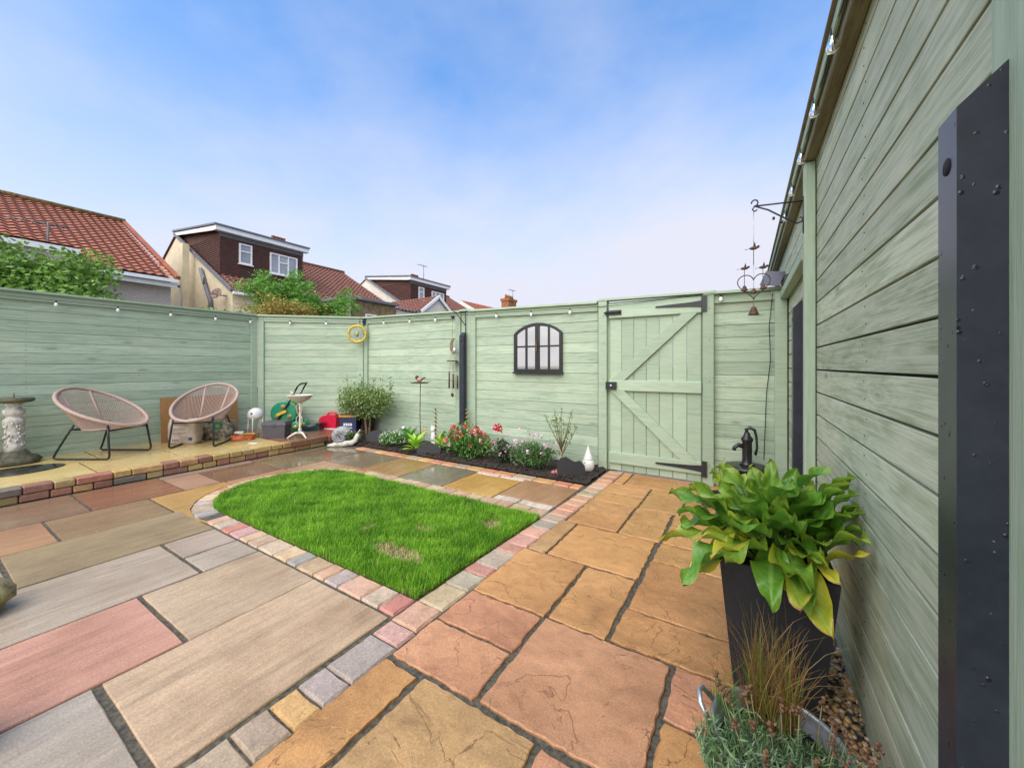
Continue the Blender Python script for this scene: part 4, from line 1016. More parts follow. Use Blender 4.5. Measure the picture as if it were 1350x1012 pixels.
MB().tube([(.18,-.16,.64),(.215,-.16,.71),(.25,-.13,.745),(.25,.10,.745),(.215,.13,.71),(.18,.13,.64)],.013,8).build('push_handle', M['black'], t)
MB().beam((-.08,-.165,.27),(.05,-.165,.33),.02,.04).build('crank', plain('yellow_crank',(.68,.45,.03),.4), t)
for y_ in (-.17,.14):
    o = MB().lathe([(.075,-.018),(.085,-.01),(.085,.01),(.075,.018)],20).rot(Matrix.Rotation(math.pi/2,4,'X')).build('wheel', gn, t, (.19,y_,.086))
    MB().lathe([(.03,-.022),(.03,.022)],12).rot(Matrix.Rotation(math.pi/2,4,'X')).build('hub', plain('yellow_hub',(.7,.5,.03),.4), o)
# bird bath
t = empty('bird_bath',(-5.38,3.02,TZ+.008),R(30),'cream painted iron bird bath on a slender three footed stem','bird bath')
cw = plain('cream_iron',(.68,.63,.52),.5,0,.2,30,.1)
MB().lathe([(.02,.50),(.06,.51),(.12,.545),(.165,.60),(.172,.607),(.16,.606),(.11,.565),(.0,.55)],26).build('bowl', cw, t)
MB().lathe([(.026,.06),(.016,.09),(.024,.115),(.014,.15),(.014,.40),(.022,.42),(.014,.45),(.03,.50)],12).build('stem', cw, t)
for k in range(3):
    a = R(90+120*k); c_,s_ = math.cos(a),math.sin(a)
    MB().tube([(0,0,.075),(.06*c_,.06*s_,.07),(.12*c_,.12*s_,.035),(.155*c_,.155*s_,.006)],[.018,.016,.012,.014],8).build('foot', cw, t)
    MB().tube([(.012*c_,.012*s_,.16),(.05*c_,.05*s_,.22),(.045*c_,.045*s_,.29),(.014*c_,.014*s_,.32),(.04*c_,.04*s_,.38),(.05*c_,.05*s_,.44),(.02*c_,.02*s_,.49)],.005,5).build('scroll', cw, t)
MB().ball((-.14,.04,.63),.022,.016,.016).ball((-.16,.045,.65),.011).build('bird_finial', cw, t)
# dark green watering-can like tub lying down, red can, white tray, blue tub
t = empty('fuel_can',(-5.78,3.74,TZ+.008),R(24),'bright red plastic jerrycan standing on a pale tray','jerrycan')
rd = plain('red_plastic',(.62,.012,.05),.35,0,.12,15,.05)
MB().prismY([(-.15,0),(.14,0),(.145,.17),(.12,.205),(-.06,.205),(-.15,.15)],-.075,.075).build('can_body', rd, t)
MB().tube([(-.05,0,.20),(-.03,0,.235),(.09,0,.238),(.115,0,.20)],.016,8).build('handle', rd, t)
MB().tube([(-.12,0,.17),(-.165,0,.16),(-.19,0,.03)],.015,8).build('spout', rd, t)
t_ = MB().box(-.24,.20,-.10,.10,0,.012).build('pale_tray', M['white'], None, (-5.80,3.72,TZ+.008)); t_.rotation_euler = (0,0,R(24)); tag(t_,'pale flat tray under the red jerrycan','tray')
for o in bpy.data.objects:
    if o.name == 'fuel_can': o.location.z += .013
t = empty('blue_tub',(-5.33,3.80,TZ+.008),R(28),'navy blue tub with orange rim and white printed label','tub')
nv_ = plain('navy_plastic',(.012,.028,.095),.35,0,.12,15,.03)
MB().add(tap(.135,.10,0,.215,.92),BXF).build('tub_body', nv_, t); MB().add(tap(.142,.107,.217,.25,1.0),BXF).build('rim', plain('orange_rim',(.55,.25,.03),.45), t)
MB().box(-.13,.13,-.095,.095,.251,.262).build('lid', M['black'], t)
for k in range(4): MB().box(-.07+.036*k,-.042+.036*k,-.1005,-.0965,.085,.125).build('print', M['white'], t)
MB().box(-.07,.07,-.099,-.0955,.045,.056).build('print', M['white'], t); MB().box(-.07,.066,-.0998,-.0958,.064,.078).build('print', plain('sky_ink',(.05,.22,.45),.5), t)
t = empty('plastic_trough',(-5.86,3.46,TZ+.008),R(35),'dark green plastic trough lying beside the bird bath','trough')
dgm = plain('dark_green_plastic',(.012,.035,.035),.25,0,.2,15,.03)
MB().add([(-.17,-.09,0),(.17,-.09,0),(.17,.09,0),(-.17,.09,0),(-.13,-.06,.085),(.15,-.075,.11),(.15,.075,.11),(-.13,.06,.085)],BXF).build('trough_body', dgm, t)
MB().box(.10,.18,-.095,.095,.112,.122).build('rim', dgm, t)
wf = MB().box(-.06,.06,-.025,.025,0,.004).build('white_scrap', M['white'], None, (-5.55,2.50,TZ+.002)); wf.rotation_euler = (0,0,.4); tag(wf,'scrap of white paper lying on the wet terrace','paper')

# ------------------------------------------------------------ snail
t = empty('snail_ornament',(-4.90,3.36,0),R(50),'grey and white stone snail ornament at the terrace corner','ornament')
b = MB().tube([(-.20,0,.02),(-.10,0,.03),(.02,0,.035),(.12,0,.04),(.17,0,.075),(.19,0,.13),(.205,0,.165)],[.012,.035,.045,.042,.038,.034,.026],10); b.build('body', M['stone_carved'], t)
sh = []; rs_ = []
for k in range(44):
    a = k*.32; rr = .10*math.exp(-a*.14); sh.append((-.03+rr*math.cos(a+.4),.006*(-1 if 0 else 1)*a*.6-.02,.135+rr*math.sin(a+.4))); rs_.append(max(.008,.075*math.exp(-a*.15)))
b = MB().tube(sh,rs_,10); b.v = [(x,-y_*1.1,z) for x,y_,z in b.v]; b.f = [f[::-1] for f in b.f]; b.build('shell', M['snailshell'], t)
for s in (-1,1): MB().tube([(.20,s*.012,.17),(.225,s*.025,.21)],.006,6).ball((.228,s*.026,.215),.010).build('eye_stalk', M['stone_carved'], t)

# ------------------------------------------------------------ dark slate silhouettes, gnome, bed ornaments
def slate(loc, rz, pts, label, th=.012):
    o = MB().prismY(pts,-th/2,th/2).build('slate_ornament', M['slate'], None, loc); o.rotation_euler = (R(-10),0,rz); tag(o,label,'ornament','flat black ornaments in the bed')
slate((-4.66,3.70,.015),R(35),[(-.10,0),(.10,0),(.115,.17),(.06,.19),(-.07,.16),(-.115,.10)],'flat black slate piece leaning at the foot of the small tree')
slate((-3.45,3.60,.015),R(30),[(-.15,0),(.13,0),(.15,.05),(.10,.11),(.02,.145),(-.08,.14),(-.14,.10),(-.17,.04)],'flat black hedgehog shaped slate between leafy plant and red flowers')
slate((-1.50,3.60,.02),R(26),[(-.13,0),(.12,0),(.145,.05),(.135,.12),(.09,.165),(.04,.15),(.0,.17),(-.05,.20),(-.11,.185),(-.14,.13),(-.145,.05)],'flat black animal shaped slate near the gate post', .016)
t = empty('gnome',(-1.43,3.90,.02),R(-20),'small white stone gnome with a tall pointed hat by the gate post','gnome')
MB().lathe([(.045,0),(.06,.02),(.066,.06),(.06,.10),(.052,.125)],14).build('body', M['white'], t)
MB().lathe([(.054,.118),(.048,.14),(.034,.18),(.018,.225),(.008,.255),(.003,.272)],14).build('hat', M['white'], t); MB().ball((0,-.058,.105),.013).build('nose', M['stone_carved'], t)
for k,(x_,y_,r_) in enumerate(((-1.66,3.62,.035),(-1.62,3.58,.028),(-1.70,3.60,.026))):
    o = MB().ball((0,0,r_*.7),r_,r_*.85,r_*.75,10,7,.06).build('pink_stone', plain('pink_stone',(.42,.13,.13),.55), None, (x_,y_,.02)); tag(o,('largest rounded pink stone at the foot of the sapling','middle pink stone lying in front of the largest one','smallest pink stone half behind the others under the sapling')[k],'stone','pink stones under the sapling')
for k,(x_,y_,lb_) in enumerate(((-3.60,3.88,'twisted gold spiral stake beside the white figurine'),(-3.19,4.04,'twisted gold spiral stake in front of the black fence post'))):
    t = empty('spiral_stake',(x_,y_,.02),0,lb_,'stake','spiral stakes in the bed')
    gm = plain('gold_spiral',(.42,.36,.14),.4,.5); MB().tube([(.016*math.cos(q*.55),.016*math.sin(q*.55),.12+q*.0048) for q in range(90)],.007,5).build('spiral', gm, t); MB().tube([(0,0,0),(0,0,.55)],.005,5).build('rod', M['rust'], t)
t = empty('bird_stake',(-3.86,3.84,.02),0,'rusty garden stake topped with a small bird on a dish','stake')
MB().tube([(.02,0,0),(.0,0,.45),(.01,0,.88)],.006,6).build('rod', M['rust'], t); MB().lathe([(.10,.885),(.13,.895),(.13,.90),(.09,.893)],16).build('dish', M['rust'], t)
MB().ball((-.01,0,.935),.05,.03,.032).build('bird_body', plain('bullfinch_breast',(.42,.22,.15),.6), t); MB().ball((-.055,0,.965),.027).build('bird_head', M['black'], t); MB().beam((.02,0,.94),(.095,0,.965),.02,.012).build('tail', M['black'], t)
t = empty('flower_stake',(-3.80,3.86,.02),0,'small yellow metal flower on a stem beside the bird stake','stake')
MB().tube([(0,0,0),(0,0,.2)],.004,5).build('stem', M['rust'], t)
for k in range(5): MB().ball((.035*math.cos(k*1.257),0,.215+.03*math.sin(k*1.257)),.02,.008,.016,7,5).build('petal', plain('ochre_petal',(.5,.38,.06),.5), t)
o = MB().ball((0,0,0),.042,n=16,m=12).build('glass_ball', plain('silver_ball',(.6,.62,.62),.12,.8,.1,10,0), None, (-4.28,3.93,.23)); tag(o,'silver glass ball above the white flowering plant','ball')
o = MB().tube([(0,0,0),(0,0,.21)],.005,5).build('ball_stick', M['rust'], None, (-4.28,3.93,0)); tag(o,'thin stick holding up the silver glass ball','stick')
t = empty('figurine',(-3.70,3.95,.02),0,'little white cat figurine behind the lime green leaves','figurine')
MB().lathe([(.04,.08),(.05,.11),(.035,.2),(.03,.21)],12).ball((0,-.01,.245),.042).build('body', M['white'], t)
for s in (-1,1): MB().lathe([(.016,.275),(.001,.31)],6,(s*.026,-.01,0)).build('ear', M['white'], t)
MB().lathe([(.05,0),(.04,.08)],10).build('stand', M['stone_carved'], t)

# ------------------------------------------------------------ bed plants
def plant(name, loc, label, cat, parts, group=None):
    t = empty(name,loc,0,label,cat,group)
    for nm,(V,F,C),m_ in parts: npmesh(nm,V,F,m_,t,C)
    return t
def dome(n, rx, ry, rz, k=14): 
    p = clump(n,(0,0,rz*.5),(rx,ry,rz*.55),k,.35,.5); p[:,2] = np.abs(p[:,2]); return p
def surf(n, rx, ry, rz, zmin=.35):
    """points on the upper skin of a mound, for flowers"""
    a = rng.uniform(0,6.28,n); u = rng.uniform(zmin,1,n); r = np.sqrt(1-u**2*.95)
    return np.stack([rx*r*np.cos(a),ry*r*np.sin(a),rz*u*rng.uniform(.9,1.12,n)],1)
def flowers(pts, size, pal):
    parts = []
    for k in range(5):
        a = k*1.257; q = pts+np.stack([np.full(len(pts),size*.45*math.cos(a)),np.full(len(pts),-size*.1),np.full(len(pts),size*.45*math.sin(a))],1)
        parts.append(leafcloud(q,size*.8,.75,pal,.2,.2))
    return merge(parts)
GM = [(.07,.19,.03),(.10,.26,.04),(.14,.31,.06),(.05,.13,.025)]
plant('flowering_shrub',(-2.93,3.70,.02),'bushy green plant covered in red and orange daisies','plant',[('foliage',leafcloud(dome(2600,.42,.20,.40,26),.055,.32,GM,.7),M['leaf']),
  ('red_flowers',flowers(surf(46,.40,.20,.38),.045,[(.60,.07,.06),(.66,.17,.12),(.55,.05,.08)]),M['petal']),('pink_flowers',flowers(surf(16,.40,.2,.42),.04,[(.65,.30,.36),(.60,.45,.40)]),M['petal'])])
plant('dianthus',(-2.38,3.72,.02),'dark leafed plant with mauve flowers and one crimson bloom','plant',[('foliage',leafcloud(dome(900,.20,.16,.30,14),.045,.35,[(.05,.09,.04),(.04,.05,.03),(.08,.14,.05)],.6),M['leaf']),
  ('mauve_flowers',flowers(surf(16,.2,.16,.3),.035,[(.60,.34,.52),(.62,.42,.55)]),M['petal']),('crimson_bloom',flowers(np.array([[-.06,-.05,.40],[-.03,-.06,.41],[-.09,-.05,.41],[-.05,-.06,.425],[-.02,-.05,.395]]),.06,[(.65,.05,.10)]),M['petal'])])
plant('scabious',(-1.98,3.70,.02),'loose grey green plant with pale pink flowers beside the sapling','plant',[('foliage',leafcloud(dome(1900,.30,.18,.33,22),.045,.28,[(.08,.17,.05),(.11,.22,.07),(.06,.13,.04)],.8),M['leaf']),
  ('stems',blades(60,(0,0,.12),.2,.2,.42,.35,.003,[(.12,.18,.06)],3),M['grass']),('pink_flowers',flowers(surf(18,.32,.18,.42,.2),.04,[(.66,.42,.55),(.70,.52,.62)]),M['petal'])])
plant('white_alyssum',(-4.22,3.66,.02),'low mound of tiny white flowers below the silver ball','plant',[('foliage',leafcloud(dome(1300,.25,.17,.22,16),.03,.45,GM,.6),M['leaf']),('white_flowers',leafcloud(surf(170,.25,.17,.22),.018,.9,[(.72,.72,.68)],.3),M['petal'])])
plant('white_alyssum',(-4.93,3.56,.02),'small clump of white flowers between snail and black slate','plant',[('foliage',leafcloud(dome(500,.13,.12,.16,9),.03,.45,GM,.6),M['leaf']),('white_flowers',leafcloud(surf(40,.13,.12,.16),.018,.9,[(.72,.72,.68)],.3),M['petal'])])
def broad(name, loc, label, n, L0, L1, pal, zt=.1):
    t = empty(name,loc,0,label,'plant')
    for i in range(n):
        az_ = i*2.4+random.uniform(-.3,.3); f = i/n; L = random.uniform(L0,L1)
        me = SM[(i+len(label))%4][pal]; o = link('leaf',me,None,t,(.02*math.cos(az_),.02*math.sin(az_),zt*(1-f)+.03)); o.scale = (L,L,L)
        o.rotation_euler = (random.uniform(-.3,.3),-R(72-58*f+random.uniform(-8,8)),az_)
    return t
def small_leaf(i, c1, c2):
    nu, nv = 7, 4; V = []; C = []; r_ = random.Random(i+50); ar = r_.uniform(.2,.5)
    for a in range(nu):
        u = a/(nu-1); wd = .42*math.sin(math.pi*u**.8)**.8+.01
        for c in range(nv+1):
            v = c/nv*2-1; V.append((u,v*wd*.5,-ar*u*u*.6+.18*abs(v)*wd)); f = .5+.5*math.sin(u*9+abs(v)*4); C.append(np.array(c1)*(1-f)+np.array(c2)*f)
    F = [(a*(nv+1)+c,(a+1)*(nv+1)+c,(a+1)*(nv+1)+c+1,a*(nv+1)+c+1) for a in range(nu-1) for c in range(nv)]
    me = bpy.data.meshes.new('leaf'); me.from_pydata(V,[],F); me.update(); me.polygons.foreach_set('use_smooth',[True]*len(F))
    at = me.color_attributes.new('tint','FLOAT_COLOR','POINT'); at.data.foreach_set('color',np.concatenate([np.array(C),np.ones((len(C),1))],1).astype(np.float32).ravel()); me.materials.append(M['leaf']); return me
SM = [{'lime':small_leaf(i,(.25,.48,.03),(.33,.56,.06)),'mid':small_leaf(i+9,(.08,.23,.04),(.12,.30,.06))} for i in range(4)]
broad('primrose',(-3.68,3.57,.02),'lime green leafy plant at the front of the bed',16,.13,.19,'lime')
broad('bergenia',(-3.98,3.76,.02),'mid green broad leaved plant behind the lime green one',18,.15,.21,'mid')
broad('primrose',(-3.42,3.78,.02),'small lime green leafy plant behind the hedgehog shaped slate',10,.11,.15,'lime')
# small sapling
t = empty('sapling',(-1.665,3.72,.02),0,'thin bare stemmed sapling with sparse leaves in front of the fence','sapling')
b = MB(); tips = []
b.tube([(0,0,0),(.005,0,.12),(-.005,0,.24)],[.016,.014,.012],7)
for k in range(11):
    a = k*2.4; l = random.uniform(.07,.19); p0 = (random.uniform(-.006,.006),0,random.uniform(.16,.26)); p2 = (l*math.cos(a),l*.6*math.sin(a),random.uniform(.45,.70)); p1 = (p2[0]*.45,p2[1]*.45,(p0[2]+p2[2])/2-.03)
    b.tube([p0,p1,p2],[.007,.005,.0025],5); tips += [(p1,p2)]
b.build('stems', plain('pale_bark',(.30,.27,.16),.85,0,.4,60,.4), t)
pp = np.concatenate([np.array(p1)+(np.array(p2)-np.array(p1))*rng.uniform(.1,1.05,(22,1))+rng.normal(0,.013,(22,3)) for p1,p2 in tips])
V,F,C = leafcloud(pp,.028,.5,[(.18,.27,.06),(.24,.32,.09),(.13,.22,.05)],.5); npmesh('leaves',V,F,M['leaf'],t,C)
# rounded standard bush in the corner
t = empty('corner_bush',(-4.96,3.83,.0),0,'bushy evergreen on a short twin stem by the navy tub','bush')
b = MB().tube([(-.02,0,0),(-.03,0,.15),(-.06,0,.32),(-.12,.02,.42)],[.02,.018,.016,.01],7).tube([(.03,0,0),(.03,.01,.18),(.05,.01,.34),(.10,.0,.44)],[.017,.016,.014,.009],7)
for k in range(18):
    a = k*2.4; l = random.uniform(.25,.48); b.tube([(random.uniform(-.06,.06),0,.33),(l*.5*math.cos(a),l*.3*math.sin(a),.46),(l*math.cos(a),l*.55*math.sin(a),random.uniform(.5,.78))],[.009,.006,.002],5)
b.build('stems', M['bark'], t)
pp = clump(8500,(-.08,0,.60),(.74,.27,.30),50,.2,.36)
ex = np.concatenate([np.array((x_,0,.62))+np.array((dx_,0,.34))*rng.random((60,1))+rng.normal(0,.022,(60,3)) for x_,dx_ in ((-.12,-.02),(.30,.06),(-.4,-.14),(.42,.12),(.1,.05))])
V,F,C = leafcloud(np.concatenate([pp,ex]),.036,.48,[(.12,.20,.045),(.16,.27,.06),(.22,.33,.09),(.09,.15,.04),(.30,.37,.15)],.5); npmesh('crown',V,F,M['leaf'],t,C)
o = MB().lathe([(.09,0),(.12,.22),(.13,.23),(.12,.235)],16).build('brown_pot', plain('brown_glaze',(.10,.045,.03),.4), None, (-5.17,4.00,TZ+.01)); tag(o,'brown glazed pot in the fence corner behind the bush','pot')

# ------------------------------------------------------------ stone ornament and white pot at the left edge
b = MB().ball((0,0,.075),.13,.12,.10,16,11,.13); o = b.build('carved_rock', plain('ochre_rock',(.36,.29,.13),.85,0,.5,25,1.0,c2=(.14,.11,.05)), None, (-3.01,.185,0)); tag(o,'rough ochre stone lying on the pale slab joint','rock')
b = MB().lathe([(.07,0),(.095,.10),(.10,.14),(.09,.143),(.085,.12)],18).build('white_pot', M['white'], None, (-1.98,.065,0)); tag(b,'small white pot on the blue grey slab','pot')

# ------------------------------------------------------------ houses beyond the fence
RX, EX, EZ, RZ = -29.0, -21.9, 5.0, 9.0
def ztile(x): return EZ+(EX-x)*(RZ-EZ)/(EX-RX)
def tiled(name, parent, mat, pts, nrow, amp=.035, ncol=None, wob=.05):
    """tiled roof plane from eave-left, eave-right, ridge-right, ridge-left: real overlapping courses with pantile rolls"""
    a,b,c,d = [Vector(p) for p in pts]; L = (b-a).length; n_ = (b-a).cross(d-a).normalized()
    ncol = ncol or max(2,int(L/.30)); sub = 4; V = []; F = []
    m = ncol*sub+1
    for r in range(nrow):
        for e,(f,lift) in enumerate(((r/nrow,wob),((r+1)/nrow+.0005,.0))):
            for k in range(m):
                s = k/(m-1); p = a.lerp(b,s).lerp(d.lerp(c,s),f)
                V.append(p+n_*(lift+amp*math.sin(2*math.pi*k/sub)))
        o = r*2*m
        F += [(o+k,o+k+1,o+m+k+1,o+m+k) for k in range(m-1)]
    mb = MB().add(V,F); mb.sm = [True]*len(F)
    return mb.build(name, mat, parent)
def window(parent, x, y0, y1, z0, z1, bars, trans=None):
    w = MB(); fw = .07
    w.box(x-.02,x+.06,y0,y1,z0,z0+fw).box(x-.02,x+.06,y0,y1,z1-fw,z1).box(x-.02,x+.06,y0,y0+fw,z0+fw,z1-fw).box(x-.02,x+.06,y1-fw,y1,z0+fw,z1-fw)
    o = w.build('window', M['upvc'], parent)
    for f in bars: MB().box(x-.015,x+.055,y0+(y1-y0)*f-.035,y0+(y1-y0)*f+.035,z0+fw,z1-fw).build('mullion', M['upvc'], o)
    if trans: MB().box(x-.015,x+.052,y0+(y1-y0)*trans[0]+.036,y0+(y1-y0)*trans[1]-.036,z0+(z1-z0)*trans[2]-.03,z0+(z1-z0)*trans[2]+.03).build('transom', M['upvc'], o)
    MB().box(x-.01,x+.01,y0+fw,y1-fw,z0+fw,z1-fw).build('pane', M['pane'], o)
    MB().box(x-.02,x+.11,y0-.05,y1+.05,z0-.06,z0-.002).build('sill', M['upvc'], o)
def gable(parent, y0, y1, mat):
    BXx = 2*RX-EX
    vs = [(EX,y0,0),(EX,y0,EZ),(RX,y0,RZ-.05),(BXx,y0,EZ),(BXx,y0,0)]; vs += [(x,y1,z) for x,_,z in vs]
    return MB().add(vs,[(0,1,2,3,4)[::-1],(5,6,7,8,9),(0,5,6,1)[::-1],(1,6,7,2)[::-1],(2,7,8,3)[::-1],(3,8,9,4)[::-1],(4,9,5,0)[::-1]]).build('wall', mat, parent)
def chimney(parent, y, zt=10.3, w=.55):
    o = MB().box(RX-.35,RX+.35,y-w,y+w,RZ-.6,zt-.35).box(RX-.42,RX+.42,y-w-.07,y+w+.07,zt-.35,zt-.15).build('chimney', M['chim'], parent)
    for k in range(4): MB().lathe([(.13,zt-.15),(.11,zt+.2),(.13,zt+.22)],10,(RX,y-w+.18+k*(2*w-.36)/3,0)).build('chimney_pot', M['chim'], o)
    return o
def aerial(parent, x, y, z, h):
    b = MB().tube([(x,y,z),(x,y,z+h)],.03,5).tube([(x,y-.9,z+h-.1),(x,y+.5,z+h-.05)],.02,4)
    for k in range(6): b.tube([(x-.25,y-.8+k*.24,z+h-.09),(x+.25,y-.8+k*.24,z+h-.09)],.012,4)
    b.build('aerial', M['lead'], parent)
def dormer_house(y0, label, wallmat, full=True):
    t = empty('terraced_house',(0,0,0),0,label,'house','row of houses beyond the fence'); y1 = y0+11.1
    gable(t,y0,y1,wallmat)
    tiled('roof',t,M['rooftile2'],[(EX+.25,y0-.1,EZ-.12),(EX+.25,y1,EZ-.12),(RX,y1,RZ),(RX,y0-.1,RZ)],24)
    BXx = 2*RX-EX; MB().add([(RX,y0-.1,RZ+.02),(RX,y1,RZ+.02),(BXx-.25,y1,EZ-.1),(BXx-.25,y0-.1,EZ-.1)],[(0,1,2,3)]).build('rear_roof', M['rooftile2'], t)
    MB().tube([(RX,y0-.1,RZ+.06),(RX,y1,RZ+.06)],.13,8).build('ridge_tiles', M['rooftile2'], t)
    # lead verge and barge
    MB().beam((EX+.2,y0-.14,EZ-.10),(RX,y0-.14,RZ+.02),.09,.16).build('verge', M['lead'], t)
    MB().beam((EX+.30,y0-.1,EZ-.22),(EX+.30,y1,EZ-.22),.14,.14).build('gutter', M['upvc'], t)
    # full width box dormer, hung with brown tiles in courses
    dx, dy0, dy1, zt = -23.6, y0+.12, y0+4.5, 8.22
    zb = ztile(dx)-.1
    d = MB().add([(dx,dy0,zb),(dx,dy1,zb),(dx,dy1,zt),(dx,dy0,zt),(RX,dy0,RZ-.3),(RX,dy1,RZ-.3),(RX,dy0,RZ+.05),(RX,dy1,RZ+.05)],[(0,1,2,3),(0,3,6,4),(1,5,7,2),(3,2,7,6)]).build('dormer', M['hangtile'], t)
    z = zb; row = MB()
    while z < zt-.1:
        row.box(dx,dx+.03,dy0-.03,dy1+.03,z,z+.055)
        xs = max(RX, EX-(z-EZ)/(RZ-EZ)*(EX-RX)-.1)
        if xs < dx: row.box(xs,dx,dy0-.03,dy0,z,z+.055)
        z += .11
    row.build('tile_courses', M['hangtile'], d)
    fa = MB().box(dx-.05,dx+.28,dy0-.30,dy1+.25,zt,zt+.24).build('fascia', M['upvc'], d)
    MB().add([(dx-.05,dy0-.30,zt),(dx-.05,dy0-.30,zt+.24),(RX,dy0-.30,RZ-.12),(RX,dy0-.30,RZ+.06),(dx-.05,dy0-.26,zt),(dx-.05,dy0-.26,zt+.24),(RX,dy0-.26,RZ-.12),(RX,dy0-.26,RZ+.06)],[(0,2,3,1),(4,5,7,6),(0,4,6,2),(1,3,7,5)]).build('fascia_side', M['upvc'], d)
    MB().add([(dx+.34,dy0-.36,zt+.243),(dx+.34,dy1+.3,zt+.243),(RX,dy1+.3,RZ+.1),(RX,dy0-.36,RZ+.1),(dx+.34,dy0-.36,zt+.33),(dx+.34,dy1+.3,zt+.33),(RX,dy1+.3,RZ+.2),(RX,dy0-.36,RZ+.2)],[(0,3,2,1),(4,5,6,7),(0,1,5,4),(1,2,6,5),(2,3,7,6),(3,0,4,7)]).build('flat_roof', M['lead'], d)
    MB().box(dx,dx+.035,dy0-.03,dy1+.03,zt-.22,zt-.001).build('flashing', M['lead'], d)
    window(d,dx+.03,y0+.98,y0+1.62,6.75,7.85,(),(0,1,.62)); window(d,dx+.03,y0+2.56,y0+4.14,6.55,7.75,(.32,.66),(.32,.66,.6))
    chimney(t,y0+5.8)
    window(t,EX,y0+6.6,y0+8.6,3.2,4.5,(.5,),(0,.5,.6))
    return t
h2 = dormer_house(8.9,'cream gabled house with a brown tile hung box dormer',M['cream'])
MB().box(-28.35,-27.95,8.80,8.9,4.55,5.75).build('gable_window', M['upvc'], h2)
MB().box(-28.5,-27.8,8.70,8.9,5.77,5.86).build('lintel', M['lead'], h2)
MB().box(-28.29,-28.01,8.788,8.799,4.63,5.67).build('pane', M['pane'], h2)
MB().tube([(-24.0,8.76,4.0),(-24.1,8.76,4.6),(-24.8,8.76,5.6),(-25.3,8.76,6.45)],.10,8).tube([(-24.75,8.72,5.5),(-24.4,8.6,5.75),(-24.42,8.6,5.95)],.035,6).build('flue_pipe', M['lead'], h2)
MB().lathe([(.02,0),(.15,.012),(.26,.05),(.30,.075),(.29,.078),(.25,.06),(.02,.02)],18).rot(Matrix.Rotation(R(25),4,'Z') @ Matrix.Rotation(R(70),4,'X')).build('satellite_dish', plain('faded_dish',(.30,.20,.14),.7,0,.4,6,.1), h2, (-22.55,8.5,4.75))
MB().tube([(-22.55,8.9,4.7),(-22.55,8.52,4.72),(-22.25,8.15,4.7)],.03,5).build('dish_arm', M['lead'], h2)
h3 = dormer_house(22.3,'pale gabled house with brown dormer and white cross gable',M['pale'])
aerial(h3,RX,29.4,10.2,1.6)
# cross gable wing of the third house
cx0 = -20.0
MB().add([(cx0,20.1,0),(cx0,20.1,5.25),(cx0,21.7,6.35),(cx0,23.3,5.25),(cx0,23.3,0),(-25,20.1,0),(-25,20.1,5.25),(-25,21.7,6.35),(-25,23.3,5.25),(-25,23.3,0)],[(0,4,3,2,1),(5,6,7,8,9),(0,1,6,5),(3,4,9,8)]).build('wing_wall', M['pale'], h3)
tiled('wing_roof',h3,M['rooftile2'],[(-25,19.85,5.12),(cx0+.2,19.85,5.12),(cx0+.2,21.7,6.45),(-25,21.7,6.45)],8)
tiled('wing_roof',h3,M['rooftile'],[(cx0+.2,23.55,5.12),(-25,23.55,5.12),(-25,21.7,6.45),(cx0+.2,21.7,6.45)],8)
for s,yy_ in ((-1,19.85),(1,23.55)): MB().beam((cx0+.2,yy_,5.05),(cx0+.2,21.7,6.40),.08,.2).build('bargeboard', M['upvc'], h3)
h4 = empty('terraced_house',(0,0,0),0,'farthest red roofed house with an ivy topped brick chimney','house','row of houses beyond the fence')
gable(h4,35.8,46.9,M['pale']); tiled('roof',h4,M['rooftile'],[(EX+.2,35.7,EZ-.1),(EX+.2,46.9,EZ-.1),(RX,46.9,RZ),(RX,35.7,RZ)],16)
MB().box(EX-3.0,EX-2.0,38.2,40.0,6.0,8.9).box(EX-3.1,EX-1.9,38.1,40.1,8.9,9.2).build('chimney', M['chim'], h4)
for k in range(4): MB().lathe([(.15,9.2),(.12,9.7)],8,(EX-2.5,38.4+k*.47,0)).build('chimney_pot', M['chim'], h4)
V,F,C = leafcloud(clump(260,(EX-2.5,39.3,9.0),(.75,1.1,.7),10),.3,.6,[(.30,.26,.05),(.22,.24,.05)]); npmesh('ivy',V,F,M['leaf'],h4,C)
aerial(h4,EX-2.5,40.0,9.2,1.3)
# brown rendered flat roofed extension and the pale one behind it
t = empty('house_extension',(0,0,0),0,'brown rendered flat roofed extension with a small white window','building')
MB().box(-21.85,-19.0,13.45,16.75,0,4.95).build('wall', M['brownrender'], t); MB().box(-21.85,-18.85,13.3,16.9,4.952,5.10).build('roof_edge', M['lead'], t)
MB().tube([(-18.93,13.45,0),(-18.93,13.45,4.95)],.06,6).build('downpipe', M['lead'], t); window(t,-18.99,14.5,15.25,3.55,4.2,())
t = empty('house_extension',(0,0,0),0,'pale rendered lean to extension beside the brown rendered one','building')
MB().box(-21.85,-19.2,17.0,20.2,0,4.75).build('wall', M['pale'], t); tiled('roof',t,M['lead'],[(-19.0,16.95,4.76),(-19.0,20.3,4.76),(-21.85,20.3,5.35),(-21.85,16.95,5.35)],5)
window(t,-19.19,17.9,19.6,3.3,4.55,(.5,))
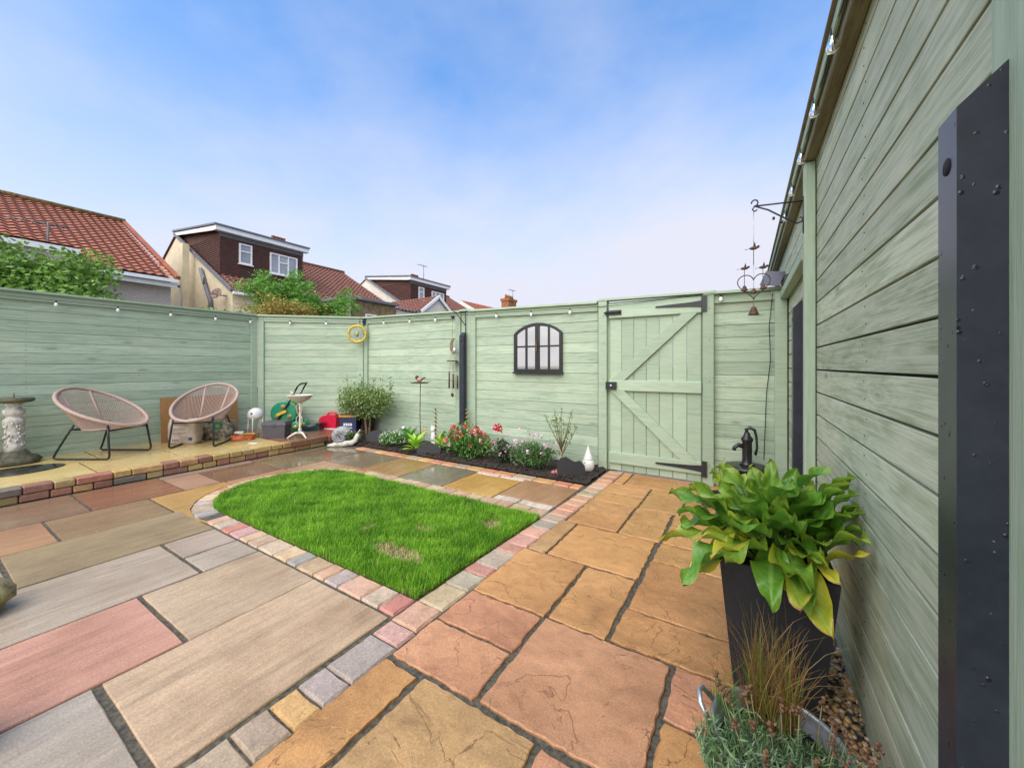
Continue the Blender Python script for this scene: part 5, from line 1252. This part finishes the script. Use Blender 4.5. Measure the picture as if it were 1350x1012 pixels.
# first house on the left: pantiled roof, pebbledashed wall, white gutters
h1 = empty('terraced_house',(0,0,0),0,'red pantiled house with grey pebbledashed wall and white downpipe','house','row of houses beyond the fence')
gable(h1,-6.0,6.5,M['render_grey'])
tiled('roof',h1,M['rooftile'],[(EX+.45,-6,EZ+.02),(EX+.45,6.62,EZ+.02),(RX,6.62,RZ),(RX,-6,RZ)],22,.03,None,.045)
MB().tube([(RX,-6,RZ+.05),(RX,6.65,RZ+.05)],.15,8).build('ridge_tiles', plain('lichen_ridge',(.30,.20,.06),.9,0,.5,6,.3), h1)
MB().beam((EX+.5,-6,EZ-.12),(EX+.5,6.6,EZ-.12),.14,.14).beam((EX+.36,-6,EZ-.3),(EX+.36,6.6,EZ-.3),.05,.18).build('gutter', M['upvc'], h1)
MB().tube([(EX+.1,4.05,0),(EX+.1,4.05,EZ-.2)],.085,8).build('downpipe', M['upvc'], h1)
MB().box(EX+.9,EX+1.12,-6,3.6,5.22,5.42).build('bay_fascia', M['upvc'], h1)
tiled('bay_roof',h1,M['rooftile'],[(EX+1.1,-6,5.43),(EX+1.1,3.62,5.43),(EX-1.6,3.62,5.98),(EX-1.6,-6,5.98)],8,.03,None,.045)
MB().beam((EX+.5,6.60,EZ+.03),(RX,6.60,RZ+.03),.16,.16).build('verge', M['rooftile'], h1)
MB().box(EX+.02,EX+1.0,-6,3.5,0,5.40).build('bay_wall', M['render_grey'], h1)
window(h1,EX+1.0,.6,2.6,3.2,4.5,(.33,.66)); window(h1,EX,3.62,3.95,3.0,4.75,())
aerial(h1,EX+.6,2.9,5.1,1.2)
MB().box(-26.6,-26.3,8.3,8.6,0,7.9).build('chimney_stub', M['cream']); tag(bpy.data.objects['chimney_stub'],'slim cream flue standing in the gap between two houses','flue')

# ------------------------------------------------------------ trees and shrubs behind the fence
def tree(name, loc, label, crown, trunk_h, lean=(0,0), r=.07, limbs=7):
    t = empty(name,loc,0,label,'tree' if trunk_h > 1 else 'shrub','greenery beyond the fence')
    b = MB().tube([(0,0,0),(lean[0]*.4,lean[1]*.4,trunk_h*.5),(lean[0],lean[1],trunk_h)],[r,r*.8,r*.6],8)
    for k in range(limbs):
        a = k*2.4; l = random.uniform(.4,1.0); z0 = trunk_h*random.uniform(.6,1); b.tube([(lean[0]*.8,lean[1]*.8,z0),(lean[0]+l*.5*math.cos(a),lean[1]+l*.5*math.sin(a),z0+.35),(lean[0]+l*math.cos(a),lean[1]+l*math.sin(a),z0+.6)],[r*.5,r*.3,r*.12],5)
    b.build('trunk', M['bark'], t)
    V,F,C = merge(crown); npmesh('crown',V,F,M['leaf'],t,C); return t
LG = [(.15,.29,.04),(.21,.38,.06),(.28,.45,.10),(.10,.20,.03)]
# leafy tree on the left
c = [leafcloud(clump(11000,(0,0,2.66),(1.2,1.3,.9),46,.2,.34),.085,.6,LG,.1)]
tree('leafy_tree',(-10.97,1.3,0),'fresh green leafy tree rising behind the left fence',c,2.1,(.1,.1),.08)
c = [leafcloud(clump(1500,(0,0,2.12),(.9,1.6,.42),18,.2,.4),.09,.55,LG,.2)]
tree('hedge_shrub',(-9.86,2.3,0),'low green shrub tips showing above the left fence',c,1.3,(0,0),.04)
c = [leafcloud(clump(5200,(0,0,2.38),(.8,1.15,.45),30,.2,.35),.06,.5,[(.36,.27,.05),(.40,.33,.07),(.25,.29,.05),(.42,.24,.07)],.2)]
tree('golden_shrub',(-8.85,4.75,0),'yellow and russet shrub behind the angled fence panel',c,1.5,(0,0),.04)
def conifer(loc, label, h, tiers):
    t = empty('conifer',loc,0,label,'tree','greenery beyond the fence')
    b = MB().tube([(0,0,0),(0,0,h*.6),(.05,0,h*.97)],[.07,.05,.01],7); parts = []
    for (z,a,L,dr) in tiers:
        p = [np.array((math.cos(a)*L*f,math.sin(a)*L*f,z+dr*f-.12*math.sin(f*3)*L)) for f in np.linspace(0,1,7)]
        b.tube([tuple(q) for q in p],[.02,.017,.014,.011,.009,.006,.003],5)
        P_ = np.array(p[1:]); q = P_[rng.integers(6,size=260)]+rng.normal(0,1,(260,3))*np.array((.09,.09,.05)); parts.append(leafcloud(q,.11,.2,[(.15,.36,.04),(.20,.44,.06),(.10,.26,.04)],.25))
    b.build('trunk', M['bark'], t); V,F,C = merge(parts); npmesh('crown',V,F,M['leaf'],t,C)
tr = [(random.uniform(2.1,3.0),random.uniform(0,6.28),random.uniform(.45,.95),random.uniform(.05,.4)) for _ in range(34)]+[(2.9,R(30),.4,.5),(2.95,R(60),.3,.5),(2.7,R(200),.5,.4)]
conifer((-9.69,4.97,0),'feathery bright green conifer above the angled fence panel',3.3,tr)
tr = [(random.uniform(2.0,2.7),random.uniform(0,6.28),random.uniform(.35,.7),random.uniform(.05,.4)) for _ in range(16)]+[(2.6,R(60),.45,.5)]
conifer((-9.0,5.75,0),'slighter conifer branch tips right of the golden shrub',2.9,tr)
c = [leafcloud(clump(900,(0,0,2.22),(.6,.8,.24),14,.2,.4),.07,.5,LG,.2)]
tree('hedge_shrub',(-9.53,3.78,0),'dark green hedge top between the cream house and golden shrub',c,1.4,(0,0),.04)
